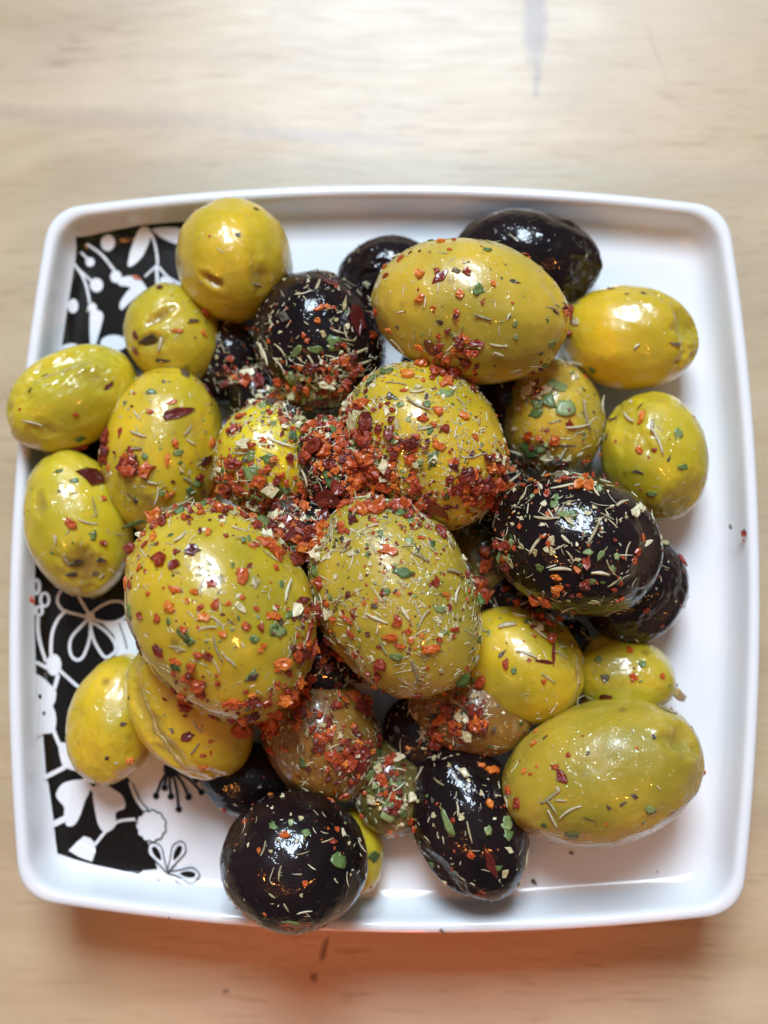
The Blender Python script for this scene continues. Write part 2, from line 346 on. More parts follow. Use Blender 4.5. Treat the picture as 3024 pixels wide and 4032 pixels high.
# host, kind, x, y, z (mm), length, width (mm), turn (deg)
FLAKES = [
 ('G6','r',-22.5,7.7,32.0,3.57,2.47,-10),('G8','r',-0.2,9.9,36.9,4.00,3.20,10),('G8','r',5.4,11.5,40.1,2.10,2.36,0),('G6','r',-15.4,9.6,33.9,1.90,1.90,0),
 ('G6','r',-17.1,7.6,33.2,2.18,1.36,-10),('B14','r',-7.9,14.9,36.2,2.42,1.61,0),('B14','r',-6.3,13.9,36.2,2.42,1.61,-20),('G8','r',-1.2,12.8,37.6,1.46,1.46,0),
 ('G8','r',13.3,7.5,37.6,3.97,2.91,30),('G8','r',15.1,8.9,37.5,2.38,2.12,0),('G8','r',5.9,8.9,39.0,2.10,1.58,40),('G8','r',2.9,7.8,37.3,2.66,1.59,0),('G8','r',9.8,13.7,40.6,2.87,1.57,-35),
 ('G8','r',12.7,11.5,39.5,1.84,1.57,0),('G8','r',18.4,10.9,35.9,1.60,1.20,0),('G8','r',18.6,12.9,36.1,1.07,1.07,0),('G8','r',3.2,15.0,40.4,2.36,1.05,-10),
 ('G8','r',6.4,14.7,40.9,1.57,2.09,0),('G8','r',6.1,13.1,40.6,1.57,1.31,0),('B14','r',-4.1,10.7,35.6,2.69,2.15,-30),('B14','r',-5.4,11.6,36.1,2.15,1.61,0),
 ('B14','r',-2.6,8.4,34.1,2.97,1.89,0),('B14','r',-8.7,11.1,36.2,1.88,2.41,0),('B17','r',-9.0,3.2,34.0,1.62,1.62,0),('G10','r',-4.2,0.3,39.9,2.35,1.04,-20),
 ('G10','r',9.7,-7.5,41.5,1.54,1.80,0),('G10','r',11.5,-9.4,40.7,2.57,0.77,0),('G10','r',4.0,-13.5,42.9,2.03,2.29,0),('G10','r',-3.7,-13.3,40.8,2.83,1.29,-20),
 ('G10','r',2.9,-16.0,42.1,2.81,1.53,20),('G10','r',5.7,-15.1,42.4,1.78,1.02,0),('G10','r',8.7,-17.7,40.9,3.84,1.79,5),('G10','r',12.6,-14.7,39.8,2.06,1.03,0),
 ('G10','r',-3.3,-15.6,40.0,2.07,1.03,-60),('G10','r',10.3,-16.4,40.8,1.03,0.90,0),('G10','r',7.7,-15.8,41.9,1.28,0.89,0),('G10','r',6.0,-16.5,41.9,1.27,1.02,0),
 ('G10','r',4.5,-17.5,41.6,1.53,1.02,0),('G10','r',0.0,-12.8,42.5,1.28,0.77,0),('G10','r',-2.7,-18.8,38.1,1.30,1.04,0),('G10','r',-8.4,-7.8,37.8,2.10,2.37,-20),
 ('G10','r',-7.0,-10.9,38.8,1.31,1.04,0),('G10','r',-9.1,-0.7,35.5,1.60,1.34,0),('G10','r',-5.6,3.8,35.9,1.34,1.07,0),('G10','r',0.5,1.3,40.5,1.56,0.65,45),
 ('G9','r',-14.4,-5.8,43.9,1.28,1.15,0),('G9','r',-15.2,-3.2,42.6,1.03,0.90,0),('G9','r',-18.1,-2.4,44.9,1.78,0.76,-20),('G9','r',-18.8,-10.4,48.5,1.24,0.87,0),
 ('G9','r',-14.5,-13.1,46.2,2.51,1.50,0),('G9','r',-16.8,-12.1,47.7,1.12,0.87,0),('G9','r',-13.9,-11.6,45.6,1.01,0.88,0),('G9','r',-18.3,-14.6,48.3,1.61,1.36,0),
 ('G9','r',-16.2,-14.7,47.3,1.00,1.37,0),('G9','r',-15.8,-17.4,46.7,1.25,1.00,0),('G9','r',-13.9,-20.7,44.1,1.51,1.77,0),('G9','r',-12.6,-21.4,42.4,1.78,0.89,0),
 ('G9','r',-9.9,-15.1,40.3,4.39,1.55,15),('G9','r',-10.0,-17.4,40.1,3.10,1.81,-70),('B18','r',-8.6,-18.6,25.5,3.62,1.95,0),('B18','r',-6.3,-19.4,24.5,1.68,1.40,0),
 ('G9','r',-18.6,-24.4,44.5,1.26,1.01,0),('G9','r',-20.5,-26.1,43.4,2.28,1.77,0),('B18','r',-10.7,-23.0,25.5,1.39,1.95,0),('G9','r',-16.0,-25.9,41.6,1.53,1.02,-20),
 ('G10','r',0.2,-23.8,33.3,1.60,1.33,0),('G10','r',6.8,-25.1,34.5,2.11,1.32,0),('G8','o',2.6,11.0,39.1,2.24,1.84,0),('G9','o',-18.9,-7.0,47.8,2.37,2.75,0),
 ('G10','o',2.7,-2.9,42.4,4.36,2.05,-10),('G6','o',-12.4,8.7,31.4,2.20,1.65,0),('G8','o',11.9,11.2,39.7,1.31,1.05,0),('G6','d',-19.4,5.5,31.2,3.85,1.65,-5),
 ('B17','d',-13.9,1.1,35.4,4.56,3.49,20),('B14','d',-7.8,6.2,34.3,4.86,3.51,5),('G8','d',9.2,4.5,35.8,5.60,2.13,-65),('B11','d',-3.2,-23.4,14.9,3.81,1.46,-15),
 ('B18','d',-6.6,-23.8,24.3,1.96,1.40,0),('G9','g',-17.7,1.5,38.5,3.70,3.96,-20),('B14','g',-7.3,9.5,36.0,4.02,1.61,-5),('G8','g',0.9,6.7,34.7,3.77,1.61,5),
 ('B14','g',-4.7,7.9,35.1,2.15,1.08,-90),('G6','g',-20.1,9.7,34.2,4.07,2.44,-60),('G6','g',-20.4,12.7,34.9,2.98,1.63,30),('G6','g',-17.2,12.3,35.0,2.98,2.17,0),
 ('B14','g',-10.6,12.4,35.6,2.42,0.81,-15),('G8','g',-3.5,14.9,36.1,1.61,2.15,0),('G8','g',9.4,11.6,40.3,3.40,1.44,-95),('G8','g',0.0,11.2,37.7,3.45,1.86,-20),
 ('G10','g',6.1,1.6,38.9,2.10,2.10,-20),('G10','g',3.8,3.4,38.3,2.63,2.63,0),('G10','g',-3.4,2.9,38.5,2.11,1.05,75),('G10','g',1.2,-0.4,41.4,1.29,1.81,20),
 ('G10','g',5.5,-1.2,41.1,1.81,1.29,0),('G10','g',4.7,-6.2,43.0,4.08,1.79,-5),('G10','g',-9.2,-5.6,36.8,2.91,1.85,-80),('G9','g',-13.5,-8.1,44.1,1.02,1.27,0),
 ('G9','g',-11.9,-12.7,43.6,3.31,1.53,20),('G9','g',-13.5,-15.3,45.3,3.02,1.76,-30),('G9','g',-17.1,-16.5,47.5,1.74,1.49,0),('G10','g',10.5,-11.7,41.5,2.82,1.28,-15),
 ('G10','g',11.0,-15.2,40.8,1.54,0.77,0),('G10','g',3.7,-19.1,40.8,2.05,1.54,0),('G9','g',-17.7,-22.0,45.8,2.75,1.25,55),('G9','g',-11.7,-18.0,42.9,1.78,0.76,70),
 ('G10','g',-1.8,-15.0,41.1,1.03,0.64,-90),('B11','g',-3.2,-23.1,15.9,1.17,1.17,0),('G10','g',-6.4,-10.0,39.7,1.30,0.91,-90),('G23','g',17.6,-7.5,19.4,1.72,2.30,0),
 ('G10','g',16.5,-16.1,34.2,1.59,1.59,0),('G10','g',2.1,-9.2,43.3,1.53,1.02,0),('G6','s',-15.4,14.9,34.6,4.34,0.81,-15),('B14','s',-11.6,15.5,34.8,4.07,0.81,15),
 ('G6','s',-21.7,13.2,34.5,2.72,0.68,0),('G8','s',-2.9,12.2,35.5,3.77,0.59,-95),('G8','s',2.8,13.8,40.0,2.36,0.58,35),('B14','s',-8.4,13.0,36.4,2.68,0.59,-75),
 ('G6','s',-17.3,8.4,33.7,3.26,0.49,0),('G6','s',-14.3,6.5,31.2,4.67,0.60,-15),('B17','s',-14.1,5.2,32.7,2.45,0.49,-45),('B14','s',-11.3,9.4,34.2,2.71,0.81,-80),
 ('G9','s',-20.1,0.1,44.0,2.31,0.46,15),('B17','s',-9.3,2.2,34.6,2.15,0.67,-20),('G10','s',-6.7,0.4,38.0,3.17,0.74,-70),('G10','s',-7.6,-1.7,38.2,3.16,0.58,30),
 ('G10','s',-3.2,-4.6,41.8,2.83,0.46,60),('G10','s',7.1,3.1,36.5,3.98,0.66,-40),('G10','s',-0.8,0.7,40.7,3.38,0.42,20),('G10','s',5.5,-2.1,41.6,2.06,0.52,10),
 ('G10','s',7.3,-3.7,41.5,2.57,0.64,-20),('G10','s',12.3,-5.8,39.1,2.60,1.04,0),('G10','s',11.8,-1.4,36.5,1.85,0.66,-30),('G10','s',-5.2,-10.7,40.5,2.33,0.52,40),
 ('G10','s',12.9,-9.3,39.5,2.85,0.65,65),('G10','s',7.7,-13.2,42.4,3.31,0.46,65),('G10','s',7.0,-11.9,42.7,2.80,0.46,-70),('G10','s',0.8,-13.3,42.6,3.31,0.64,-20),
 ('G10','s',5.1,-12.5,43.0,2.03,0.64,-60),('G10','s',1.6,-17.6,41.2,2.82,0.36,-75),('G10','s',6.6,-20.8,39.7,3.86,0.77,-75),('G10','s',-7.1,-14.3,36.7,1.84,0.53,30),
 ('G9','s',-12.7,-9.1,43.6,3.82,0.64,60),('G9','s',-9.3,-11.4,36.3,2.91,0.58,-70),('G9','s',-15.2,-4.0,43.4,2.30,0.46,-30),('G9','s',-12.0,-23.9,38.8,2.33,0.47,-35),
 ('G10','s',9.5,-24.6,34.8,1.85,0.37,-85),('G10','s',8.6,-25.6,32.5,1.60,0.53,-70),('G10','s',15.3,-17.9,35.8,2.10,0.47,0),('G8','s',15.6,12.3,38.4,2.64,0.42,15),
 ('G8','s',16.8,6.8,34.9,2.41,1.07,25),('G9','s',-12.1,-18.2,43.3,2.79,0.36,65),('G9','s',-10.6,-19.5,40.4,2.83,0.26,50),('G9','s',-20.2,-20.0,47.6,1.74,0.45,-50),
 ('B14','s',-6.8,14.1,36.3,2.95,0.54,-25),('B14','s',-9.5,14.1,36.1,2.42,0.54,-60),('G10','s',-4.1,-2.7,41.1,2.33,0.47,20),('G10','s',0.1,-2.5,42.2,2.31,0.41,-60),
 ('G10','s',8.9,-2.5,40.2,2.08,0.47,-35),('B17','w',-16.9,3.4,32.9,1.63,1.36,0),('G10','w',-8.5,-3.8,37.7,1.58,1.58,0),('G9','w',-17.1,-8.1,47.1,1.50,1.75,0),
 ('G9','w',-19.0,-12.1,48.7,2.72,0.99,-30),('G9','w',-10.7,-13.5,41.8,1.03,1.54,0),('G10','w',-4.1,-1.1,40.5,2.34,1.56,0),('G10','w',-1.7,-6.9,42.6,1.28,1.54,0),
 ('G10','w',-0.0,-19.1,39.6,1.03,1.55,0),('G10','w',10.7,-20.9,38.3,1.30,1.30,0),('G10','w',13.2,-21.4,36.0,2.36,1.05,20),('G10','w',10.2,-13.3,41.5,1.15,1.54,0),
 ('G10','w',-5.3,-16.6,37.3,1.31,1.05,0),('G10','w',4.6,-7.9,43.2,1.78,1.53,0),('G8','w',0.3,13.4,38.8,2.11,0.79,-110),('G6','w',-14.0,13.3,34.0,1.63,0.82,0),
 ('G6','w',-21.7,10.8,34.1,1.90,1.09,0),('B14','w',-3.1,8.8,34.6,1.08,0.81,0),('G10','w',2.0,-7.4,43.3,2.29,0.76,-100),('G10','w',-2.1,-9.5,42.4,1.28,0.77,-90),
 ('G10','w',-5.6,-6.8,40.7,1.16,1.04,0),('G10','w',15.9,-15.2,35.9,1.84,0.79,30),('G10','w',-3.5,-3.3,41.5,1.55,1.29,0),('G10','w',-6.8,-3.7,39.5,1.31,1.04,0),
 ('G10','w',-0.3,-4.9,42.7,1.28,1.02,-20),('B1','r',-1.4,35.2,25.9,2.29,1.43,0),('B1','r',-8.7,38.6,30.3,1.40,1.26,0),('B1','r',-9.9,38.5,30.6,2.52,1.12,30),
 ('B1','r',-12.5,33.8,30.5,1.12,1.40,0),('B1','r',-18.7,33.4,27.7,1.14,0.99,0),('G7','r',10.0,47.7,37.0,1.77,1.49,0),('G7','r',3.3,45.1,36.6,1.63,1.09,20),
 ('G7','r',11.5,45.1,40.0,1.33,0.67,-10),('G7','r',7.0,41.0,40.8,2.39,1.86,-30),('G7','r',9.5,41.3,41.5,1.19,1.32,0),('G7','r',14.2,40.9,42.1,2.11,1.58,-25),
 ('G7','r',18.3,39.1,42.0,1.05,1.31,0),('G7','r',7.0,36.9,40.9,2.12,1.59,40),('G7','r',8.9,35.4,41.2,1.06,0.79,0),('G7','r',16.7,36.0,42.2,1.18,0.66,-90),
 ('G7','r',13.6,31.2,40.2,0.93,0.66,0),('G7','r',6.7,30.2,36.4,1.89,1.62,0),('G7','r',6.7,38.4,40.9,0.79,0.79,0),('G7','r',9.9,31.3,39.4,1.06,1.33,0),('G8','r',4.9,25.6,37.3,2.95,2.41,-20),
 ('G8','r',9.7,26.6,35.3,2.98,2.17,0),('G7','r',12.4,27.0,34.5,2.99,2.72,-30),('G7','r',16.0,26.1,32.7,1.64,1.10,0),('G8','r',7.5,24.6,38.1,1.07,1.07,0),
 ('G8','r',10.5,23.8,37.9,1.33,1.07,0),('G8','r',8.9,25.0,37.4,1.07,1.07,0),('G8','r',4.4,22.5,39.3,1.59,0.79,0),('G8','r',10.0,19.3,40.2,2.10,1.84,0),('G8','r',13.9,18.7,39.0,2.11,1.58,-20),
 ('G8','r',7.3,17.8,40.8,2.36,1.57,0),('G8','r',9.2,16.9,40.8,1.31,1.31,0),('B1','r',-14.4,24.9,23.5,2.89,1.73,-100),('B1','r',-12.5,23.4,20.6,2.05,1.46,0),
 ('B1','r',-5.7,26.3,25.0,2.58,1.72,-70),('B1','r',-6.0,25.2,23.6,1.73,1.15,0),('B1','r',-8.3,28.0,27.8,2.54,0.71,-95),('B1','r',-9.1,28.5,28.3,1.13,1.69,0),
 ('B22','r',-23.3,29.0,21.3,1.76,1.46,0),('G6','r',-22.5,19.7,32.0,1.66,1.11,0),('G6','r',-22.2,17.7,33.4,1.23,1.64,0),('G6','r',-23.9,17.2,32.6,1.65,1.38,0),
 ('G6','r',-18.2,15.4,35.0,1.63,1.36,0),('G7','r',-0.7,36.8,33.4,1.10,1.65,0),('G7','o',13.0,37.3,42.3,1.71,1.84,0),('G7','o',12.7,34.5,41.7,1.58,1.58,0),
 ('B1','d',-3.6,37.2,28.1,5.39,2.83,-85),('B1','d',-8.5,43.2,28.4,2.27,1.71,-10),('G7','d',10.0,40.1,41.8,2.90,1.32,40),('G7','d',9.0,29.7,37.4,4.03,1.88,-80),
 ('G8','d',-1.5,18.0,38.2,2.66,2.39,30),('B1','d',-8.9,23.2,20.1,2.64,2.93,-10),('G7','g',17.5,45.1,39.7,1.87,1.34,-20),('G7','g',15.9,37.9,42.3,2.10,2.10,0),
 ('B1','g',-13.9,31.1,29.4,3.66,1.41,50),('B1','g',-10.6,31.5,30.0,2.80,1.68,-5),('B1','g',-7.7,32.5,29.8,2.52,3.09,-20),('G8','g',-0.4,25.4,35.4,4.61,2.17,-85),
 ('G8','g',1.8,26.3,35.7,2.44,1.89,10),('G8','g',11.1,22.4,38.6,3.45,1.59,15),('G8','g',-2.0,21.5,37.0,1.61,1.07,0),('B1','g',-12.6,24.9,24.6,1.72,2.30,0),
 ('B1','g',-8.0,24.7,24.1,2.59,2.01,0),('B1','g',-11.4,23.1,19.8,2.05,2.93,-20),('G6','g',-16.8,18.4,33.9,1.37,1.23,0),('G8','g',-3.6,14.6,35.8,1.61,1.61,0),
 ('G8','g',-1.1,15.8,38.5,1.59,1.59,0),('G8','g',4.0,20.1,40.2,1.18,1.05,0),('B1','g',-18.4,26.9,22.1,2.62,0.87,40),('B1','g',0.0,35.9,23.2,2.03,0.87,-90),
 ('G7','g',7.1,31.7,38.5,0.80,0.53,0),('B1','g',-6.1,27.7,26.7,1.70,1.42,0),('B1','g',-9.8,24.0,23.3,2.02,1.44,-30),('B1','s',-10.4,42.7,29.1,2.83,0.62,75),
 ('B1','s',-7.1,34.6,30.0,2.24,0.50,-20),('B1','s',-5.2,33.3,29.0,2.54,0.56,-5),('B1','s',-19.4,31.8,26.3,4.29,1.00,-55),('B1','s',-16.4,31.8,28.7,2.54,0.56,-55),
 ('B1','s',-10.8,28.7,28.6,4.23,0.70,-75),('B1','s',-9.5,29.2,28.8,3.38,0.51,-65),('B1','s',-16.7,29.5,27.4,3.12,0.51,-60),('B1','s',-3.6,29.8,26.4,4.55,0.80,10),
 ('B1','s',-4.1,31.4,27.7,4.25,0.71,10),('B1','s',-7.1,30.3,28.8,2.25,0.51,20),('B1','s',-7.7,28.7,28.1,2.82,0.71,-10),('B22','s',-21.1,27.8,22.0,2.62,0.52,-100),
 ('B9','s',-22.2,31.8,17.0,1.80,1.20,20),('G7','s',3.4,31.1,33.7,3.29,0.60,70),('G7','s',16.7,33.7,41.6,2.63,0.66,-25),('G7','s',19.3,28.8,38.1,1.60,0.80,-30),
 ('G8','s',3.3,24.0,38.3,3.20,0.48,-20),('G8','s',6.6,22.2,39.6,2.38,0.58,0),('G8','s',6.9,19.8,40.5,4.20,0.66,-30),('G8','s',13.7,20.8,38.2,2.39,0.42,-50),
 ('G8','s',7.7,16.2,40.9,2.35,0.52,10),('B1','s',-4.5,28.1,26.0,3.14,0.86,-10),('B1','s',-10.1,26.0,26.3,2.28,0.71,30),('B1','s',-14.1,27.1,26.7,2.84,0.51,-50),
 ('B1','s',-11.8,26.3,26.5,2.56,0.51,-70),('B1','s',-7.3,26.1,25.8,2.28,0.51,40),('G6','s',-21.4,14.2,34.6,2.99,0.60,10),('B1','s',-12.6,27.5,27.5,1.98,0.57,-40),
 ('B1','w',-5.9,39.5,29.0,3.67,1.13,70),('G7','w',15.3,30.0,39.4,3.18,1.06,25),('B1','w',-11.8,28.2,28.2,1.69,1.13,0),('B1','w',-11.4,24.7,24.5,2.01,2.30,0),
 ('B1','w',-9.3,25.8,26.0,1.71,1.43,0),('B14','w',-6.1,17.6,34.6,2.17,1.90,0),('G8','w',3.5,16.8,40.5,2.62,1.05,-100),('G8','w',6.8,23.3,39.0,2.39,1.06,0),
 ('B1','w',-7.1,36.6,30.1,0.98,0.84,0),('B1','w',-9.3,34.2,30.5,1.40,1.68,0),('B1','w',-5.0,28.6,26.7,1.42,1.14,0),('B1','k',-16.1,37.4,29.8,3.10,2.54,0),
 ('G8','k',2.5,21.6,39.3,2.12,1.85,0),('G7','k',12.4,41.2,41.9,1.58,1.58,30),('B1','k',-14.4,26.9,26.3,1.71,1.99,0),('B1','k',-9.1,46.2,25.5,4.62,1.16,-5),
 ('G7','k',3.2,33.4,36.8,1.08,0.81,0),('G4','r',-43.5,17.8,27.7,2.55,0.99,-100),('G4','r',-34.1,15.8,28.2,1.69,1.97,0),('G4','r',-38.3,21.1,28.8,1.41,1.13,0),
 ('G3','r',-51.7,21.1,26.1,1.72,1.00,0),('G1','r',-30.7,40.2,21.7,2.06,2.06,0),('G2','r',-31.0,36.4,22.1,2.35,1.17,-30),('G2','r',-34.9,36.2,24.6,2.61,0.87,0),
 ('G6','r',-24.1,17.4,32.2,1.93,1.38,0),('G6','r',-22.5,19.3,32.3,1.66,1.10,0),('G4','r',-28.7,16.9,23.4,2.60,1.44,-90),('G4','r',-32.7,21.5,27.4,1.14,0.85,0),
 ('G4','o',-34.8,22.8,28.0,1.98,0.71,20),('G2','d',-42.4,35.6,23.6,1.75,1.17,-80),('G4','d',-33.8,21.0,28.0,6.22,2.12,20),('G4','d',-30.0,25.9,22.3,2.62,1.75,10),
 ('G3','d',-46.5,26.4,24.7,2.31,0.72,35),('G2','d',-42.7,33.1,22.1,1.76,1.17,-90),('G4','g',-38.5,24.6,27.8,2.27,1.14,-10),('G4','g',-33.5,14.4,27.7,2.26,1.13,0),
 ('G3','g',-57.6,28.6,26.7,1.72,0.72,10),('G3','g',-51.8,17.6,22.3,2.62,1.46,0),('G2','s',-38.0,34.3,24.6,3.19,0.87,-95),('G3','s',-58.9,19.6,26.4,3.15,0.72,-25),
 ('B1','s',-20.0,32.2,25.8,2.87,1.15,-55),('G1','s',-20.6,43.2,27.6,3.43,0.57,-20),('G4','s',-40.1,17.2,29.0,2.53,0.62,-15),('G4','s',-40.6,20.6,28.6,2.26,0.45,-50),
 ('G4','s',-32.1,18.2,27.3,2.27,0.51,40),('B22','s',-24.6,24.7,21.2,2.05,0.29,80),('G4','s',-40.4,14.8,28.8,2.25,0.62,0),('G4','s',-31.7,16.3,26.9,1.70,0.57,-30),
 ('G4','k',-33.6,28.9,23.7,3.77,2.61,-70),('G2','k',-37.6,31.3,22.9,4.09,0.88,-5),('G3','k',-59.3,25.1,27.3,1.72,0.72,75),('G2','k',-40.5,34.4,24.1,3.78,2.33,20),
 ('G2','k',-32.5,38.2,23.4,3.80,0.88,20),('G1','k',-23.8,50.7,31.6,0.85,0.85,0),('G1','k',-21.5,56.7,27.1,1.73,0.87,-20),('G7','r',18.3,39.1,42.0,1.05,1.44,0),
 ('G7','r',21.4,36.1,41.3,0.53,0.53,0),('G11','r',26.2,24.4,25.8,0.99,1.13,0),('G13','r',43.8,21.2,25.6,3.10,1.41,-85),('G11','r',25.3,18.2,24.2,2.56,1.71,30),
 ('G11','r',31.9,19.9,26.2,1.69,1.41,0),('G13','r',43.4,15.4,26.2,1.68,1.68,0),('G13','r',45.7,15.3,26.9,1.11,1.11,0),('G11','r',22.7,19.6,22.1,1.73,0.86,15),
 ('G11','r',28.1,18.8,25.8,0.85,0.70,0),('G13','r',38.1,16.0,18.3,1.17,1.02,0),('G12','d',32.8,39.4,21.4,2.33,1.16,-90),('G11','g',30.1,26.2,26.2,4.52,2.26,-15),
 ('G11','g',28.5,23.5,26.6,3.38,2.53,-70),('G11','g',31.1,22.3,26.6,3.09,3.37,0),('G11','g',26.4,21.6,25.9,2.82,1.69,15),('G11','g',24.7,16.2,22.2,2.87,2.01,0),
 ('G11','g',34.5,26.2,24.7,1.14,1.42,0),('G12','g',36.4,30.3,20.9,1.45,1.74,0),('G7','g',28.0,31.2,35.7,2.16,1.89,0),('G7','g',21.8,33.0,40.4,1.58,0.92,-85),
 ('G13','g',49.7,18.2,26.6,2.79,1.68,-85),('G13','g',42.6,24.7,22.1,1.15,0.72,60),('G11','g',22.4,24.3,22.4,2.30,1.73,30),('G7','g',22.0,31.2,39.5,1.06,1.06,0),
 ('G12','s',43.1,33.0,26.5,1.27,0.62,50),('G11','s',34.6,21.5,25.3,4.81,0.85,-65),('G11','s',37.8,23.9,21.6,3.17,0.86,65),('G11','s',33.3,19.4,25.6,4.51,0.71,10),
 ('G11','s',24.4,15.4,20.6,5.20,0.87,5),('G13','s',46.4,16.9,27.1,4.18,0.70,-70),('G13','s',41.7,21.4,24.2,3.41,0.71,-45),('G13','s',45.4,19.3,26.6,2.24,0.98,-100),
 ('G12','s',33.7,32.0,18.7,3.82,0.88,30),('G7','s',19.4,29.8,39.1,2.65,0.53,-15),('G7','s',20.7,34.0,41.1,1.32,0.53,75),('G7','w',22.3,27.0,34.1,2.45,1.09,30),
 ('G7','w',19.1,28.7,38.0,2.13,0.80,-25),('G11','w',23.3,22.9,23.8,1.43,1.14,0),('G13','w',38.4,18.7,19.8,2.03,0.72,-80),('G7','k',21.7,39.7,41.0,2.38,0.92,-5),
 ('G7','k',28.4,35.7,37.5,2.68,0.67,0),('G12','k',39.3,44.0,22.8,1.45,0.87,20),('G12','k',41.8,42.4,25.0,1.14,0.71,0),('G12','k',44.7,42.7,24.8,1.72,1.00,-20),
 ('G12','k',49.5,33.7,25.6,2.27,0.99,-10),('G11','k',29.7,16.4,24.8,7.07,0.57,5),('G11','k',29.3,20.1,26.4,2.81,0.39,15),('G13','k',43.6,23.1,24.4,3.12,0.45,30),
 ('G13','k',39.9,22.3,21.2,2.60,1.01,15),('G7','k',26.3,29.6,35.6,1.35,0.81,60),('G5','r',-51.7,2.5,26.1,2.55,1.70,-35),('G5','r',-47.0,-0.5,23.3,1.72,1.72,0),
 ('G5','r',-47.2,7.1,23.2,1.15,1.15,0),('G9','r',-31.9,2.2,42.3,2.08,1.30,5),('G9','r',-24.6,-0.5,46.3,2.78,1.27,-80),('G9','r',-33.1,-1.2,44.9,1.53,2.04,0),
 ('G9','r',-34.5,-2.5,44.5,2.05,1.02,70),('G9','r',-31.6,-4.7,47.4,2.76,2.51,20),('G9','r',-29.0,-3.7,47.9,1.50,1.25,0),('G9','r',-35.1,-6.1,45.5,1.78,1.02,40),
 ('G9','r',-35.5,-4.4,44.6,0.64,1.02,0),('G9','r',-23.3,-8.6,49.4,1.73,1.48,0),('G9','r',-28.8,-9.5,49.2,2.73,1.49,-20),('G9','r',-33.1,-10.0,47.4,1.25,1.13,0),
 ('G9','r',-25.6,-9.7,49.6,1.48,1.48,0),('G9','r',-29.4,-12.0,49.0,2.97,2.23,0),('G9','r',-31.3,-13.6,48.0,1.49,1.74,0),('G9','r',-24.3,-13.4,49.6,2.22,1.72,-10),
 ('G9','r',-22.5,-11.7,49.5,2.22,1.48,-100),('G9','r',-24.7,-12.0,49.7,1.73,0.99,50),('G9','r',-14.5,-13.0,46.2,2.26,1.50,0),('G9','r',-18.2,-14.7,48.3,1.49,1.49,0),
 ('G9','r',-16.8,-12.1,47.7,1.00,1.00,0),('G9','r',-16.1,-14.8,47.2,1.49,1.00,-90),('G9','r',-27.1,-15.2,49.1,1.48,1.24,-20),('G9','r',-29.0,-20.0,46.7,2.00,1.37,-10),
 ('G9','r',-27.3,-22.4,45.8,2.25,2.00,0),('G9','r',-22.6,-23.3,46.0,1.12,1.12,0),('G9','r',-25.4,-25.0,44.2,2.02,1.51,0),('G9','r',-20.7,-26.1,43.4,2.78,2.02,0),
 ('G18','r',-30.4,-27.1,32.2,2.96,1.62,-10),('G9','r',-23.3,-19.1,48.3,0.99,1.24,0),('G9','r',-25.3,-19.1,48.1,1.73,1.24,0),('G9','r',-18.1,-2.4,44.9,2.04,0.76,-20),
 ('G9','r',-21.8,-1.1,46.0,1.27,1.01,0),('G9','r',-22.8,0.7,44.9,0.77,0.77,0),('G9','r',-15.2,-3.2,42.7,1.03,0.77,0),('G9','r',-14.5,-5.6,43.8,1.02,1.28,0),
 ('G9','r',-38.5,-8.1,40.9,2.34,1.30,-90),('G9','r',-36.6,-8.6,44.3,1.79,1.02,-70),('G4','r',-29.4,9.8,17.5,4.43,3.84,20),('G6','r',-22.4,7.6,32.0,3.57,2.47,10),
 ('G6','r',-24.5,12.2,32.6,1.37,1.37,0),('G4','r',-35.3,13.1,28.2,2.53,1.13,-85),('G4','r',-40.7,12.2,28.2,1.41,1.13,0),('G4','r',-41.9,13.2,28.1,1.69,1.13,0),
 ('G4','r',-35.4,7.5,25.8,1.99,0.99,20),('G9','r',-26.6,3.4,42.4,1.30,1.04,0),('G9','r',-20.2,2.3,40.9,2.09,1.57,0),('G9','r',-20.6,-11.4,49.2,0.99,0.86,0),
 ('G9','r',-18.8,-10.4,48.5,1.24,0.99,0),('G9','r',-16.2,-18.0,46.7,1.50,1.00,0),('G9','r',-21.4,-15.8,49.0,1.48,1.23,0),('G3','r',-53.0,16.6,19.5,4.73,1.77,-10),
 ('G9','o',-19.0,-7.1,47.8,2.25,2.99,0),('G4','o',-45.7,12.0,25.6,0.86,1.71,0),('G5','d',-49.2,10.9,23.2,4.62,3.18,-10),('G9','d',-26.6,-3.4,48.1,2.25,1.63,-10),
 ('G9','d',-29.3,-5.6,48.4,2.50,1.50,10),('G9','d',-35.5,-17.7,42.5,3.08,1.80,-55),('G9','d',-31.4,-18.4,46.2,2.26,1.76,-100),('G6','d',-19.3,5.6,31.4,3.57,1.65,-5),
 ('G4','d',-29.4,13.7,23.7,3.45,1.44,10),('G5','g',-51.8,10.0,25.2,1.72,1.14,10),('G5','g',-54.6,11.6,24.9,1.44,0.86,20),('G4','g',-31.0,9.9,23.8,2.58,1.72,-20),
 ('G4','g',-32.1,8.4,24.0,2.29,1.72,-30),('G4','g',-38.8,13.5,28.7,1.12,1.40,0),('G9','g',-30.3,-1.0,46.2,1.27,0.76,10),('G9','g',-36.3,-12.7,44.1,2.80,1.02,-90),
 ('G9','g',-27.3,-15.9,48.9,3.46,1.48,-50),('G9','g',-26.5,-16.9,48.7,2.22,1.48,0),('G9','g',-17.0,-16.5,47.5,1.49,1.49,0),('G5','g',-48.4,0.6,24.6,1.43,1.71,0),
 ('G9','g',-29.6,-14.0,48.6,1.24,1.24,0),('G9','g',-20.4,-5.6,47.9,1.25,0.75,70),('G9','g',-14.3,-15.2,46.0,1.50,2.26,0),('G5','g',-55.2,-2.4,24.7,1.14,0.57,-30),
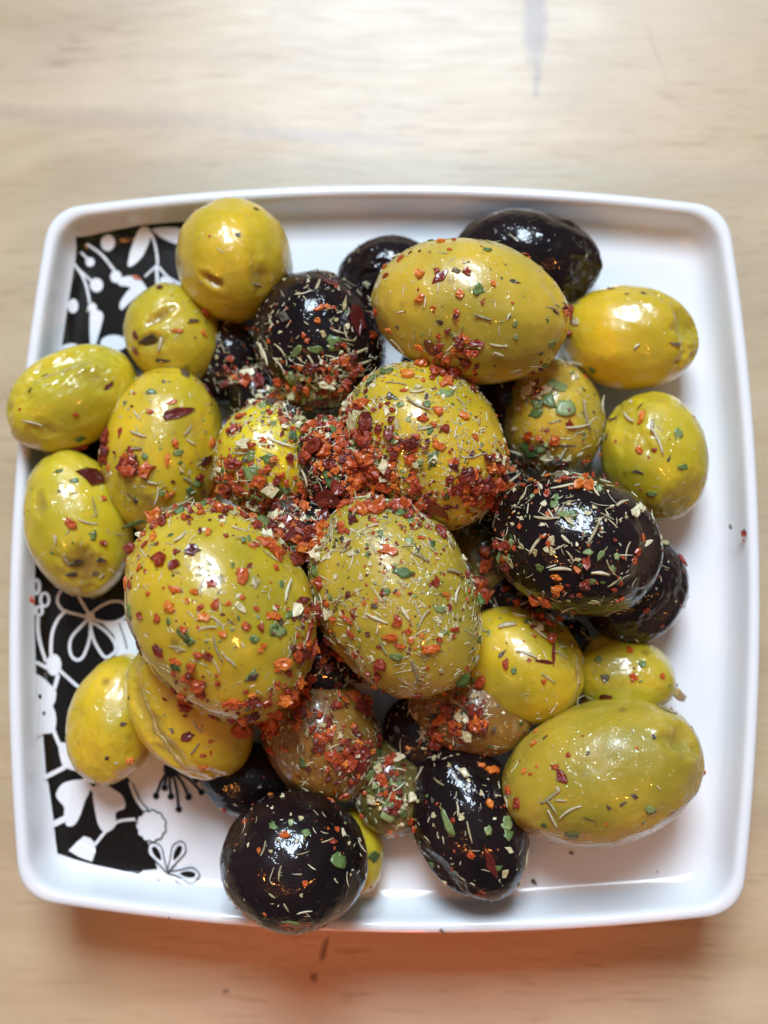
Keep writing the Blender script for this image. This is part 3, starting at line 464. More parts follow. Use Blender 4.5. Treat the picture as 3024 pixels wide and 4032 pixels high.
 ('G4','g',-40.9,3.3,22.7,6.91,0.86,12),('G9','g',-29.4,3.6,41.5,2.35,1.04,15),('G9','g',-20.1,-15.1,48.8,1.23,0.74,0),('G9','g',-29.0,-20.9,46.2,2.25,1.25,-30),
 ('G6','g',-19.9,9.9,34.3,3.80,2.17,-100),('G4','s',-37.2,7.3,26.2,3.12,0.40,-100),('G4','s',-34.3,6.0,23.9,5.73,0.86,15),('G9','s',-27.0,4.6,39.3,4.49,0.53,-25),
 ('G9','s',-25.8,2.9,43.0,2.58,0.52,40),('G4','s',-38.0,9.4,27.4,1.97,0.79,-20),('G4','s',-32.2,10.0,25.2,2.28,0.71,-35),('G9','s',-28.6,-1.5,46.9,2.27,0.71,60),
 ('G9','s',-22.4,-18.1,48.6,3.95,0.54,-80),('G9','s',-20.9,-19.5,47.9,2.72,0.50,-50),('G9','s',-23.7,-14.9,49.4,2.71,0.49,8),('G9','s',-22.2,-13.9,49.4,2.22,0.44,-45),
 ('G9','s',-24.8,-9.2,49.6,1.98,0.37,-95),('G5','s',-48.3,5.4,24.6,3.15,0.40,-70),('G9','s',-20.1,0.1,44.0,2.56,0.46,15),('G5','s',-49.2,2.7,25.2,3.13,0.51,-10),
 ('G5','s',-52.9,-3.5,24.5,2.57,0.71,-70),('G9','w',-28.4,-18.0,47.9,3.48,1.24,3),('G9','w',-18.9,-12.1,48.6,2.97,1.24,-25),('G9','w',-17.0,-8.3,47.2,2.50,1.50,-70),
 ('B17','w',-16.9,3.3,33.0,2.18,1.63,-20),('G5','w',-54.4,-0.2,25.7,1.99,1.14,-80),('G4','k',-40.1,14.9,28.8,2.25,0.70,0),('G9','k',-17.7,-22.2,45.6,3.50,1.50,55),
 ('G9','k',-20.3,-14.1,49.0,1.97,0.62,-30),('G4','k',-42.0,7.5,26.1,2.56,0.45,-30),('G4','k',-40.9,6.4,25.7,1.71,0.85,-70),('G5','k',-50.8,-4.3,23.8,3.14,1.72,0),
 ('G5','k',-47.4,-3.4,22.6,2.30,1.15,0),('G5','k',-52.4,-6.0,22.9,2.01,1.43,0),('G5','k',-48.4,-5.9,21.7,2.02,1.15,0),('B4','r',27.5,9.9,33.3,1.35,1.62,0),
 ('B4','r',25.0,9.6,31.1,0.96,0.68,0),('B4','r',40.9,-2.5,38.8,1.82,2.08,-10),('B4','r',27.0,-1.4,39.7,1.81,1.04,-70),('B4','r',28.2,-6.5,38.4,2.34,1.56,0),
 ('B4','r',29.0,-8.0,37.5,1.57,1.04,0),('B4','r',20.2,-1.4,34.0,1.61,1.34,0),('B4','r',21.9,-1.8,36.3,0.93,1.19,0),('B4','r',20.5,-3.3,33.5,1.07,1.61,0),
 ('B4','r',25.5,-9.8,31.3,2.16,2.16,0),('G14','r',28.7,-13.1,23.0,1.97,1.97,0),('G14','r',21.2,-20.1,27.0,2.20,1.24,-90),('B5','r',51.2,-2.3,21.1,2.56,1.42,-80),
 ('B5','r',44.4,-11.2,24.9,1.39,1.25,0),('G15','r',42.6,-22.2,22.3,1.40,1.68,20),('G15','r',42.4,-17.5,20.6,1.70,1.70,0),('B4','r',37.9,-7.1,38.4,1.04,1.30,0),
 ('B4','r',42.4,0.0,37.7,1.83,0.78,-80),('B4','r',22.8,1.5,37.3,1.05,1.05,0),('B15','r',20.2,6.5,23.7,3.69,3.40,0),('B15','r',22.2,9.4,23.9,2.55,1.70,0),
 ('G11','r',24.7,14.3,17.2,3.23,1.76,0),('G11','r',35.0,14.4,20.7,2.30,1.30,-10),('G14','r',27.3,-22.9,27.0,1.23,1.37,0),('G14','r',27.9,-14.7,25.0,0.83,0.83,0),
 ('G14','r',25.0,-19.4,27.4,0.96,0.82,0),('B19','r',23.5,-9.8,21.3,1.71,1.71,0),('B4','r',37.1,-8.1,37.9,1.04,1.04,0),('B4','r',32.0,-9.2,37.3,1.04,1.04,0),
 ('G13','r',39.1,11.7,18.1,2.62,1.16,-20),('B5','r',47.7,-13.7,21.7,1.13,0.56,20),('G14','d',29.0,-18.1,26.2,4.13,0.66,75),('G14','d',27.4,-19.7,27.1,3.02,0.55,-8),
 ('B4','g',30.4,3.0,40.2,2.33,1.81,60),('B4','g',28.3,6.1,38.4,1.31,1.44,0),('B4','g',25.7,-5.0,38.0,1.83,2.09,0),('B4','g',34.8,-3.1,40.6,2.06,1.03,55),
 ('B4','g',37.3,-3.3,40.1,1.29,1.55,0),('B4','g',33.3,-7.0,39.1,3.11,1.04,20),('B4','g',36.7,-5.1,39.8,1.29,1.03,-20),('B4','g',32.0,-4.8,40.2,1.55,0.77,0),
 ('G14','g',27.7,-11.9,21.8,2.83,1.41,0),('G14','g',24.9,-13.2,24.7,1.39,1.11,0),('G15','g',37.2,-19.2,20.5,1.70,1.42,0),('G15','g',44.2,-19.9,21.7,1.40,1.26,0),
 ('B4','g',34.0,9.8,34.3,3.76,0.80,0),('G14','g',22.5,-21.2,27.3,1.10,1.23,0),('G11','g',24.7,16.3,22.2,3.16,2.01,0),('G13','g',50.9,12.7,26.0,3.07,1.12,0),
 ('G13','g',45.7,8.3,24.2,2.25,1.13,0),('G11','g',25.8,13.5,17.3,4.69,0.88,45),('B4','g',35.3,-7.1,39.0,1.04,0.52,0),('B4','s',30.3,7.9,37.3,5.28,0.79,15),
 ('B4','s',38.5,5.3,37.9,2.62,0.73,45),('B4','s',26.8,2.5,39.4,3.64,0.78,-8),('B4','s',25.2,-1.2,38.9,3.65,0.73,45),('B4','s',33.8,0.2,40.9,4.12,0.64,65),
 ('B4','s',36.0,2.9,40.0,2.07,0.57,-35),('B4','s',34.6,6.9,38.0,1.57,0.66,-80),('B4','s',23.5,6.2,35.7,1.86,0.67,70),('B4','s',28.9,-5.2,39.4,3.37,0.78,5),
 ('B4','s',34.9,-5.8,39.8,2.84,0.64,-15),('B4','s',36.3,-5.1,39.8,2.84,0.46,-60),('B4','s',26.6,-8.9,35.1,1.85,0.58,65),('G14','s',23.6,-12.1,23.7,2.24,0.70,-35),
 ('G14','s',26.5,-14.6,25.5,4.16,0.69,-55),('B19','s',24.6,-10.0,21.3,1.99,0.45,25),('G14','s',21.6,-13.8,25.1,2.50,1.11,10),('G14','s',24.7,-18.4,27.3,3.57,0.69,-20),
 ('G14','s',30.3,-18.4,25.6,2.76,0.55,-10),('G14','s',28.0,-22.2,26.9,3.01,0.44,-40),('B4','s',29.5,-0.8,40.5,1.81,0.77,-40),('G11','s',26.3,15.2,22.5,4.58,0.72,10),
 ('G11','s',29.9,14.3,23.0,3.71,0.63,0),('G11','s',31.0,15.2,23.9,1.99,0.62,70),('B15','s',22.8,10.9,23.3,3.13,0.46,40),('B4','s',37.0,-7.1,38.7,2.07,0.52,45),
 ('B4','s',26.2,7.8,36.0,1.60,0.66,-60),('B4','s',27.4,3.2,39.5,1.56,0.57,-50),('B4','s',28.6,-9.9,35.0,1.59,0.42,0),('B4','w',27.6,-2.6,39.8,1.55,1.81,0),
 ('B4','w',22.9,-1.7,37.3,1.58,1.31,0),('B4','w',21.2,-3.8,34.4,4.00,1.87,-15),('B4','w',30.0,5.0,39.4,1.30,1.30,0),('B4','w',33.1,3.4,40.2,1.55,1.16,-10),
 ('B4','w',26.3,5.0,38.3,1.05,1.44,0),('B4','w',28.3,4.4,39.3,1.30,1.56,0),('B4','w',34.5,-10.2,36.3,2.62,1.05,-5),('B4','w',43.3,-0.7,36.9,2.89,0.92,35),
 ('B5','w',47.8,0.5,21.8,2.55,1.28,10),('B4','w',41.7,4.4,36.1,2.38,2.38,0),('B4','w',25.0,-2.8,38.5,2.35,1.04,-90),('B4','w',26.1,1.6,39.3,1.56,0.78,0),
 ('B19','k',24.1,-8.3,21.2,1.71,1.71,0),('G14','k',20.6,-18.5,26.8,2.20,1.10,50),('G13','k',43.4,11.9,25.3,3.37,0.70,-10),('B4','k',29.1,0.5,40.4,1.29,1.03,-20),
 ('G15','k',38.0,-22.2,21.4,1.41,1.69,-20),('G13','k',48.2,13.9,26.9,1.39,0.70,70),('G13','k',38.7,18.5,21.2,1.73,1.15,0),('G17','r',-41.7,-37.0,21.1,1.56,1.99,0),
 ('G18','r',-27.4,-35.1,30.2,1.62,0.81,0),('G18','r',-27.7,-37.0,28.9,1.91,1.09,0),('G18','r',-26.3,-34.7,30.1,0.81,1.08,0),('G9','r',-25.6,-25.2,43.9,2.02,1.52,0),
 ('G18','r',-30.2,-27.6,32.2,2.69,1.88,0),('G9','r',-24.9,-28.8,37.1,1.83,1.57,0),('G9','r',-20.6,-26.3,43.1,2.53,2.28,0),('G18','r',-21.6,-31.5,27.4,2.47,2.47,0),
 ('G18','r',-26.2,-32.9,30.7,1.35,0.68,0),('G9','r',-17.7,-25.0,43.6,1.52,1.26,0),('G9','r',-15.8,-26.4,40.7,2.05,1.28,0),('G18','r',-33.5,-26.3,32.2,1.35,0.81,-30),
 ('G18','d',-29.8,-32.1,31.7,2.15,1.35,10),('G18','s',-28.3,-30.7,31.8,2.15,0.38,-55),('G18','s',-28.6,-34.0,30.9,2.43,0.49,50),('G17','k',-42.3,-30.9,23.3,1.69,0.99,0),
 ('G18','k',-32.3,-31.1,32.0,1.35,1.35,0),('G18','k',-40.3,-26.3,28.8,0.82,0.82,0),('G17','k',-44.9,-36.6,23.1,1.13,0.84,0),('G19','r',-7.1,-30.8,27.1,2.75,1.65,30),
 ('G19','r',-7.4,-31.8,27.3,1.64,1.37,0),('G19','r',-5.4,-31.2,26.5,0.96,0.69,-20),('G19','r',-9.1,-34.7,27.4,1.37,1.09,0),('G19','r',-5.1,-41.8,22.8,1.95,1.67,20),
 ('B6','r',-16.9,-42.1,25.3,1.24,1.24,0),('B6','r',-6.2,-48.1,31.6,1.59,1.19,10),('B6','r',-13.7,-46.9,33.2,2.11,1.58,0),('B6','r',-5.6,-46.4,29.9,1.34,1.07,0),
 ('G19','r',-17.5,-35.0,23.4,3.08,1.68,0),('G22','r',5.9,-46.3,20.4,1.97,1.40,-80),('B8','r',19.1,-37.7,21.8,2.79,1.68,30),('B8','r',17.5,-36.8,22.1,1.40,1.12,0),
 ('B8','r',15.7,-50.6,26.2,1.63,1.90,0),('B8','r',12.7,-45.4,25.9,1.09,1.09,0),('B6','r',-10.2,-54.0,34.3,1.30,1.04,0),('G18','r',-22.4,-31.4,28.3,3.28,2.74,0),
 ('G20','r',13.5,-31.2,24.0,3.33,1.67,0),('G20','r',17.3,-30.0,24.6,2.21,1.66,0),('B8','r',18.7,-42.7,25.1,1.92,1.64,0),('B6','r',-21.2,-45.6,28.5,1.63,1.36,0),
 ('G19','r',-15.2,-34.5,25.7,2.21,1.38,-20),('B6','o',-7.3,-42.7,24.2,1.66,0.97,-90),('G19','d',-2.5,-35.8,24.8,5.53,4.15,-80),('B8','d',18.8,-51.9,25.8,5.16,1.36,-75),
 ('G19','d',-3.6,-39.4,24.1,2.77,1.66,30),('B6','g',-15.6,-45.8,32.3,2.12,1.33,-45),('B6','g',-12.9,-45.1,31.9,1.33,1.33,0),('B6','g',-5.2,-51.0,31.9,2.91,2.64,-30),
 ('G19','g',-8.2,-32.6,27.5,1.37,1.64,0),('G22','g',3.2,-44.6,21.9,4.19,1.67,0),('B8','g',11.9,-45.9,25.6,4.92,1.64,-60),('G21','g',-0.5,-52.7,17.4,2.84,2.28,0),
 ('B8','g',18.4,-46.8,26.2,1.90,1.90,0),('B6','g',-12.3,-60.4,32.0,3.95,1.05,-12),('B8','g',21.5,-46.2,24.8,2.19,1.64,0),('G9','g',-18.9,-26.9,42.0,1.53,1.27,0),
 ('G19','g',-13.3,-29.3,26.7,1.65,2.21,0),('B6','g',-10.4,-46.6,32.6,1.59,1.59,0),('G22','g',0.7,-40.7,22.0,3.36,2.24,0),('G22','g',3.6,-42.3,22.1,2.79,1.68,-20),
 ('B8','s',10.4,-39.6,23.7,2.22,0.50,-30),('B8','s',13.6,-43.5,25.8,2.46,0.49,-80),('B8','s',15.4,-47.1,26.4,3.53,0.54,-75),('B6','s',-2.0,-49.6,27.5,2.44,0.54,-25),
 ('B6','s',-14.5,-47.8,33.6,1.32,0.53,-50),('B6','s',-14.2,-52.5,34.7,2.09,0.37,-95),('B6','s',-13.1,-57.7,33.7,1.57,0.57,-70),('B6','s',-10.4,-58.6,32.9,2.36,0.37,5),
 ('B6','s',-5.6,-54.0,32.3,1.19,0.47,-50),('B6','s',-15.3,-56.0,34.2,1.31,0.47,-30),('B6','s',-16.8,-49.1,33.7,2.10,0.37,75),('B8','s',7.0,-38.8,20.5,3.38,0.39,50),
 ('B8','w',14.5,-37.8,23.6,3.05,2.22,0),('B8','w',12.2,-37.0,22.9,0.84,1.11,0),('B6','w',-14.8,-41.9,27.1,1.23,1.37,0),('B8','w',17.4,-41.1,24.9,1.10,1.37,0),
 ('B8','w',14.2,-44.8,26.1,1.63,1.63,0),('B6','w',-13.0,-44.1,31.0,0.67,0.67,0),('G22','w',0.6,-36.1,20.6,2.26,1.13,0),('B8','k',9.4,-42.5,24.1,1.66,0.83,-80),
 ('G19','k',-0.0,-31.1,20.4,2.27,1.70,0),('B7','k',-19.5,-41.2,20.2,1.13,0.85,0),('G16','r',25.7,-32.7,27.0,1.63,1.09,20),('G16','r',30.7,-34.1,31.8,1.19,1.19,0),
 ('G16','r',28.6,-36.0,31.4,1.59,1.06,0),('G16','r',23.9,-37.0,28.2,1.89,1.08,-100),('G16','r',25.9,-36.2,29.7,0.67,0.67,0),('G16','r',24.9,-37.4,29.3,1.07,0.48,0),
 ('G16','r',21.6,-40.5,25.4,1.64,1.64,-20),('G16','r',22.9,-42.4,27.1,1.90,2.17,0),('G16','r',26.2,-30.9,24.2,1.24,0.83,30),('G16','r',36.6,-44.6,31.9,0.79,0.92,0),
 ('G16','r',33.1,-31.2,31.2,0.53,0.40,0),('G15','r',35.1,-26.5,16.5,0.86,0.86,0),('B8','r',19.9,-37.7,21.1,2.52,1.40,40),('B8','r',19.0,-42.7,25.0,1.37,1.64,0),
 ('G15','d',38.2,-25.7,20.5,2.26,1.41,20),('G16','d',29.5,-37.4,32.2,2.11,1.58,-60),('G16','g',31.6,-46.7,29.7,2.53,1.86,20),('G16','g',43.2,-42.1,32.3,2.62,1.57,-20),
 ('B8','g',21.7,-47.6,24.9,2.46,2.19,0),('G16','g',42.4,-44.3,31.1,0.66,0.66,0),('B8','g',21.5,-45.4,24.6,1.64,1.64,0),('G16','g',27.2,-45.4,28.9,1.34,1.61,0),
 ('B8','g',20.2,-52.8,25.3,1.63,1.36,0),('G16','s',28.0,-40.7,31.5,3.71,0.58,30),('G16','s',30.8,-42.6,32.1,3.69,0.58,35),('G16','s',28.3,-42.2,31.2,2.38,0.66,-40),
 ('G16','s',28.4,-44.2,30.4,3.19,0.58,-75),('G16','s',46.9,-27.4,27.3,3.26,0.68,-30),('G16','s',21.6,-42.4,24.8,1.92,0.69,-45),('B8','s',25.2,-51.9,20.9,2.50,0.50,50),
 ('G16','s',29.5,-41.1,32.1,1.58,0.53,0),('B8','w',21.9,-49.9,24.9,2.18,1.36,0),('B8','w',21.3,-53.7,24.5,1.64,1.91,0),('G16','k',33.7,-33.6,32.7,1.32,0.66,55),
 ('G16','k',27.5,-31.8,28.0,1.90,0.54,15),('G16','k',44.1,-31.1,32.1,1.19,1.32,0),('G16','k',40.7,-40.0,33.6,1.57,1.04,0),('G16','k',39.0,-41.2,33.4,2.09,0.78,40),
 ('G16','k',36.7,-41.8,33.3,1.31,0.65,-50),('G16','k',34.0,-43.9,32.2,3.68,0.37,-12),('dish','r',62.8,2.6,16.0,1.29,1.77,0),('dish','r',-61.2,-10.2,16.0,1.77,1.29,-50),
 ('dish','k',11.2,-65.0,16.0,1.61,0.81,-30),('dish','k',-35.2,-63.9,16.0,0.73,0.48,-80),('dish','k',48.6,-55.9,9.0,0.83,0.42,-80),('dish','k',27.2,-58.1,9.0,1.84,1.33,-40),
 ('dish','k',10.8,62.1,16.0,0.73,0.48,0),('dish','r',62.8,1.4,16.0,0.65,0.73,0),('dish','k',60.6,3.8,16.0,1.13,0.81,-80),('dish','k',44.6,-61.6,9.0,0.67,0.42,-30),
 ('dish','g',-55.5,44.0,9.0,1.67,0.67,20),('dish','o',-46.5,50.4,9.0,2.84,1.00,-15),('dish','k',33.8,-53.0,9.0,1.17,0.75,0),('dish','k',22.7,-59.2,9.0,0.67,0.67,0),
 ('dish','k',-5.9,63.3,9.0,0.83,0.50,0),('dish','k',-3.3,62.6,9.0,0.67,0.42,0),('dish','k',-3.5,-47.5,9.0,5.00,1.84,-10),('dish','k',2.2,-49.4,9.0,4.17,2.34,-15),
 
]
# host, unit-sphere direction in olive axes, angular radius, depth (mm), scar colour, stretch, turn
DENTS = [
 ('G1',(0.224,-0.430,0.874),0.112,1.70,0.50,1.90,-55),
 ('G1',(0.307,0.385,0.870),0.195,0.50,0.35,1.60,-20),
 ('G2',(-0.448,-0.028,0.893),0.115,0.90,0.70,3.20,-95),
 ('G2',(-0.107,-0.414,0.904),0.160,0.70,0.45,2.00,-70),
 ('G12',(0.816,0.363,0.449),0.329,2.00,0.15,1.60,72),
 ('G12',(0.460,0.638,0.618),0.223,-0.35,0.00,2.00,12),
 ('G3',(0.287,0.678,0.677),0.324,1.40,0.00,2.40,3),
 ('G3',(0.408,0.161,0.899),0.200,0.80,0.25,2.00,58),
 ('G3',(-0.549,-0.315,0.774),0.154,0.50,0.30,1.50,68),
 ('G5',(0.587,-0.058,0.807),0.297,0.90,0.80,1.40,-66),
 ('G5',(-0.362,-0.585,0.726),0.169,0.60,0.40,1.00,-76),
 ('G16',(0.819,0.094,0.566),0.216,1.70,0.15,1.20,86),
 ('G16',(0.628,0.312,0.713),0.092,-0.30,0.00,1.00,16),
 ('G13',(-0.685,-0.379,0.622),0.307,0.90,0.10,1.80,-26),
 ('G13',(0.737,0.308,0.602),0.304,0.60,0.35,1.80,-126),
 ('G15',(0.809,0.186,0.557),0.379,-0.80,0.10,1.50,25),
 ('G9',(0.290,-0.942,0.171),0.265,0.60,0.35,4.00,-17),
 ('G9',(-0.904,-0.371,0.212),0.178,0.40,0.10,2.00,-102),
 ('G18',(-0.245,-0.664,0.706),0.231,1.00,0.40,4.00,12),
 ('G4',(0.744,0.017,0.667),0.250,0.80,0.40,2.00,-70),
 ('B3',(0.866,-0.146,0.478),0.344,2.20,0.30,1.40,70),
 ('B3',(0.453,0.869,0.202),0.195,-0.40,0.10,1.00,-10),
 ('B2',(-0.548,0.221,0.807),0.425,1.20,0.00,1.30,75),
 ('B4',(0.800,0.118,0.588),0.228,1.20,0.40,2.20,-71),
 ('B4',(-0.893,0.057,0.446),0.176,0.90,0.00,1.00,-16),
 ('B5',(-0.172,-0.693,0.700),0.300,1.10,0.30,2.00,15),
 ('B6',(-0.792,0.449,0.413),0.231,0.90,0.20,1.60,60),
 ('B8',(0.426,-0.793,0.436),0.261,1.00,0.20,2.00,-33),
 ('B1',(-0.494,-0.747,0.445),0.235,1.00,0.10,1.60,10),
 ('G10',(0.197,-0.930,0.309),0.194,0.60,0.30,2.00,-2),
 ('G7',(0.779,0.440,0.446),0.158,0.50,0.10,1.60,58),
 ('G19',(-0.173,-0.618,0.767),0.281,0.90,0.30,2.00,-2),
 ('G11',(-0.582,0.427,0.692),0.244,0.70,0.20,1.00,-80),
 ('G14',(0.412,0.763,0.498),0.293,0.50,0.20,2.50,25),
 ('G17',(-0.644,0.197,0.739),0.319,0.40,0.20,2.00,112),
]
# host, part name, points on the skin (mm)
RIBBONS = [
 ('G9','peeling_skin',[(-36.4,-17.7,40.8),(-34.9,-20.6,40.3),(-32.9,-23.7,38.6),(-29.2,-25.9,40.3),(-25.6,-27.6,40.2),(-21.8,-28.5,39.6),(-18.5,-28.8,37.5),(-15.7,-28.0,36.1)]),
 ('G18','peeling_skin',[(-38.1,-24.9,30.7),(-37.0,-27.8,31.2),(-35.6,-31.1,31.0),(-33.2,-34.4,30.2),(-30.6,-37.1,28.7),(-28.7,-38.1,27.7)]),
 ('G3','skin_crease',[(-59.0,26.1,27.2),(-56.0,28.5,27.1),(-53.0,30.1,26.5),(-49.4,31.0,25.3)]),
 ('G16','skin_edge',[(27.6,-46.4,28.3),(32.0,-48.0,28.3),(37.0,-47.8,28.7),(42.0,-45.9,29.6)]),
 ('G14','skin_edge',[(33.2,-18.2,22.7),(33.7,-21.2,23.0),(32.9,-24.3,23.3),(31.6,-26.9,22.7)]),
]
PRINT_GROUND = [(-57.35,57.16),(-55.46,57.78),(-53.36,58.37),(-49.42,59.10),(-45.56,59.72),(-41.19,60.16),(-37.23,60.46),(-32.33,60.65),(-30.58,58.55),(-32.28,45.25),(-34.87,24.10),(-41.82,0.09),(-45.56,-13.31),(-50.55,-13.80),(-48.40,-16.10),(-47.57,-18.54),(-48.11,-19.85),(-49.68,-21.02),(-50.78,-23.19),(-49.92,-36.22),(-44.62,-41.74),(-43.40,-45.15),(-41.57,-47.25),(-43.27,-48.98),(-42.31,-51.09),(-40.95,-52.56),(-39.02,-57.16),(-41.61,-57.40),(-42.37,-58.08),(-46.48,-57.29),(-50.61,-56.51),(-53.95,-55.69),(-56.82,-54.65),(-57.31,-52.51),(-57.78,-49.12),(-58.82,-43.13),(-59.40,-40.54),(-60.19,-33.66),(-61.51,-23.97),(-61.79,-19.84),(-62.06,-15.55),(-62.18,-12.68),(-62.36,-7.64),(-62.46,-2.58),(-60.32,30.66),(-59.77,36.72),(-59.35,41.19),(-58.82,45.87),(-58.13,51.79)]
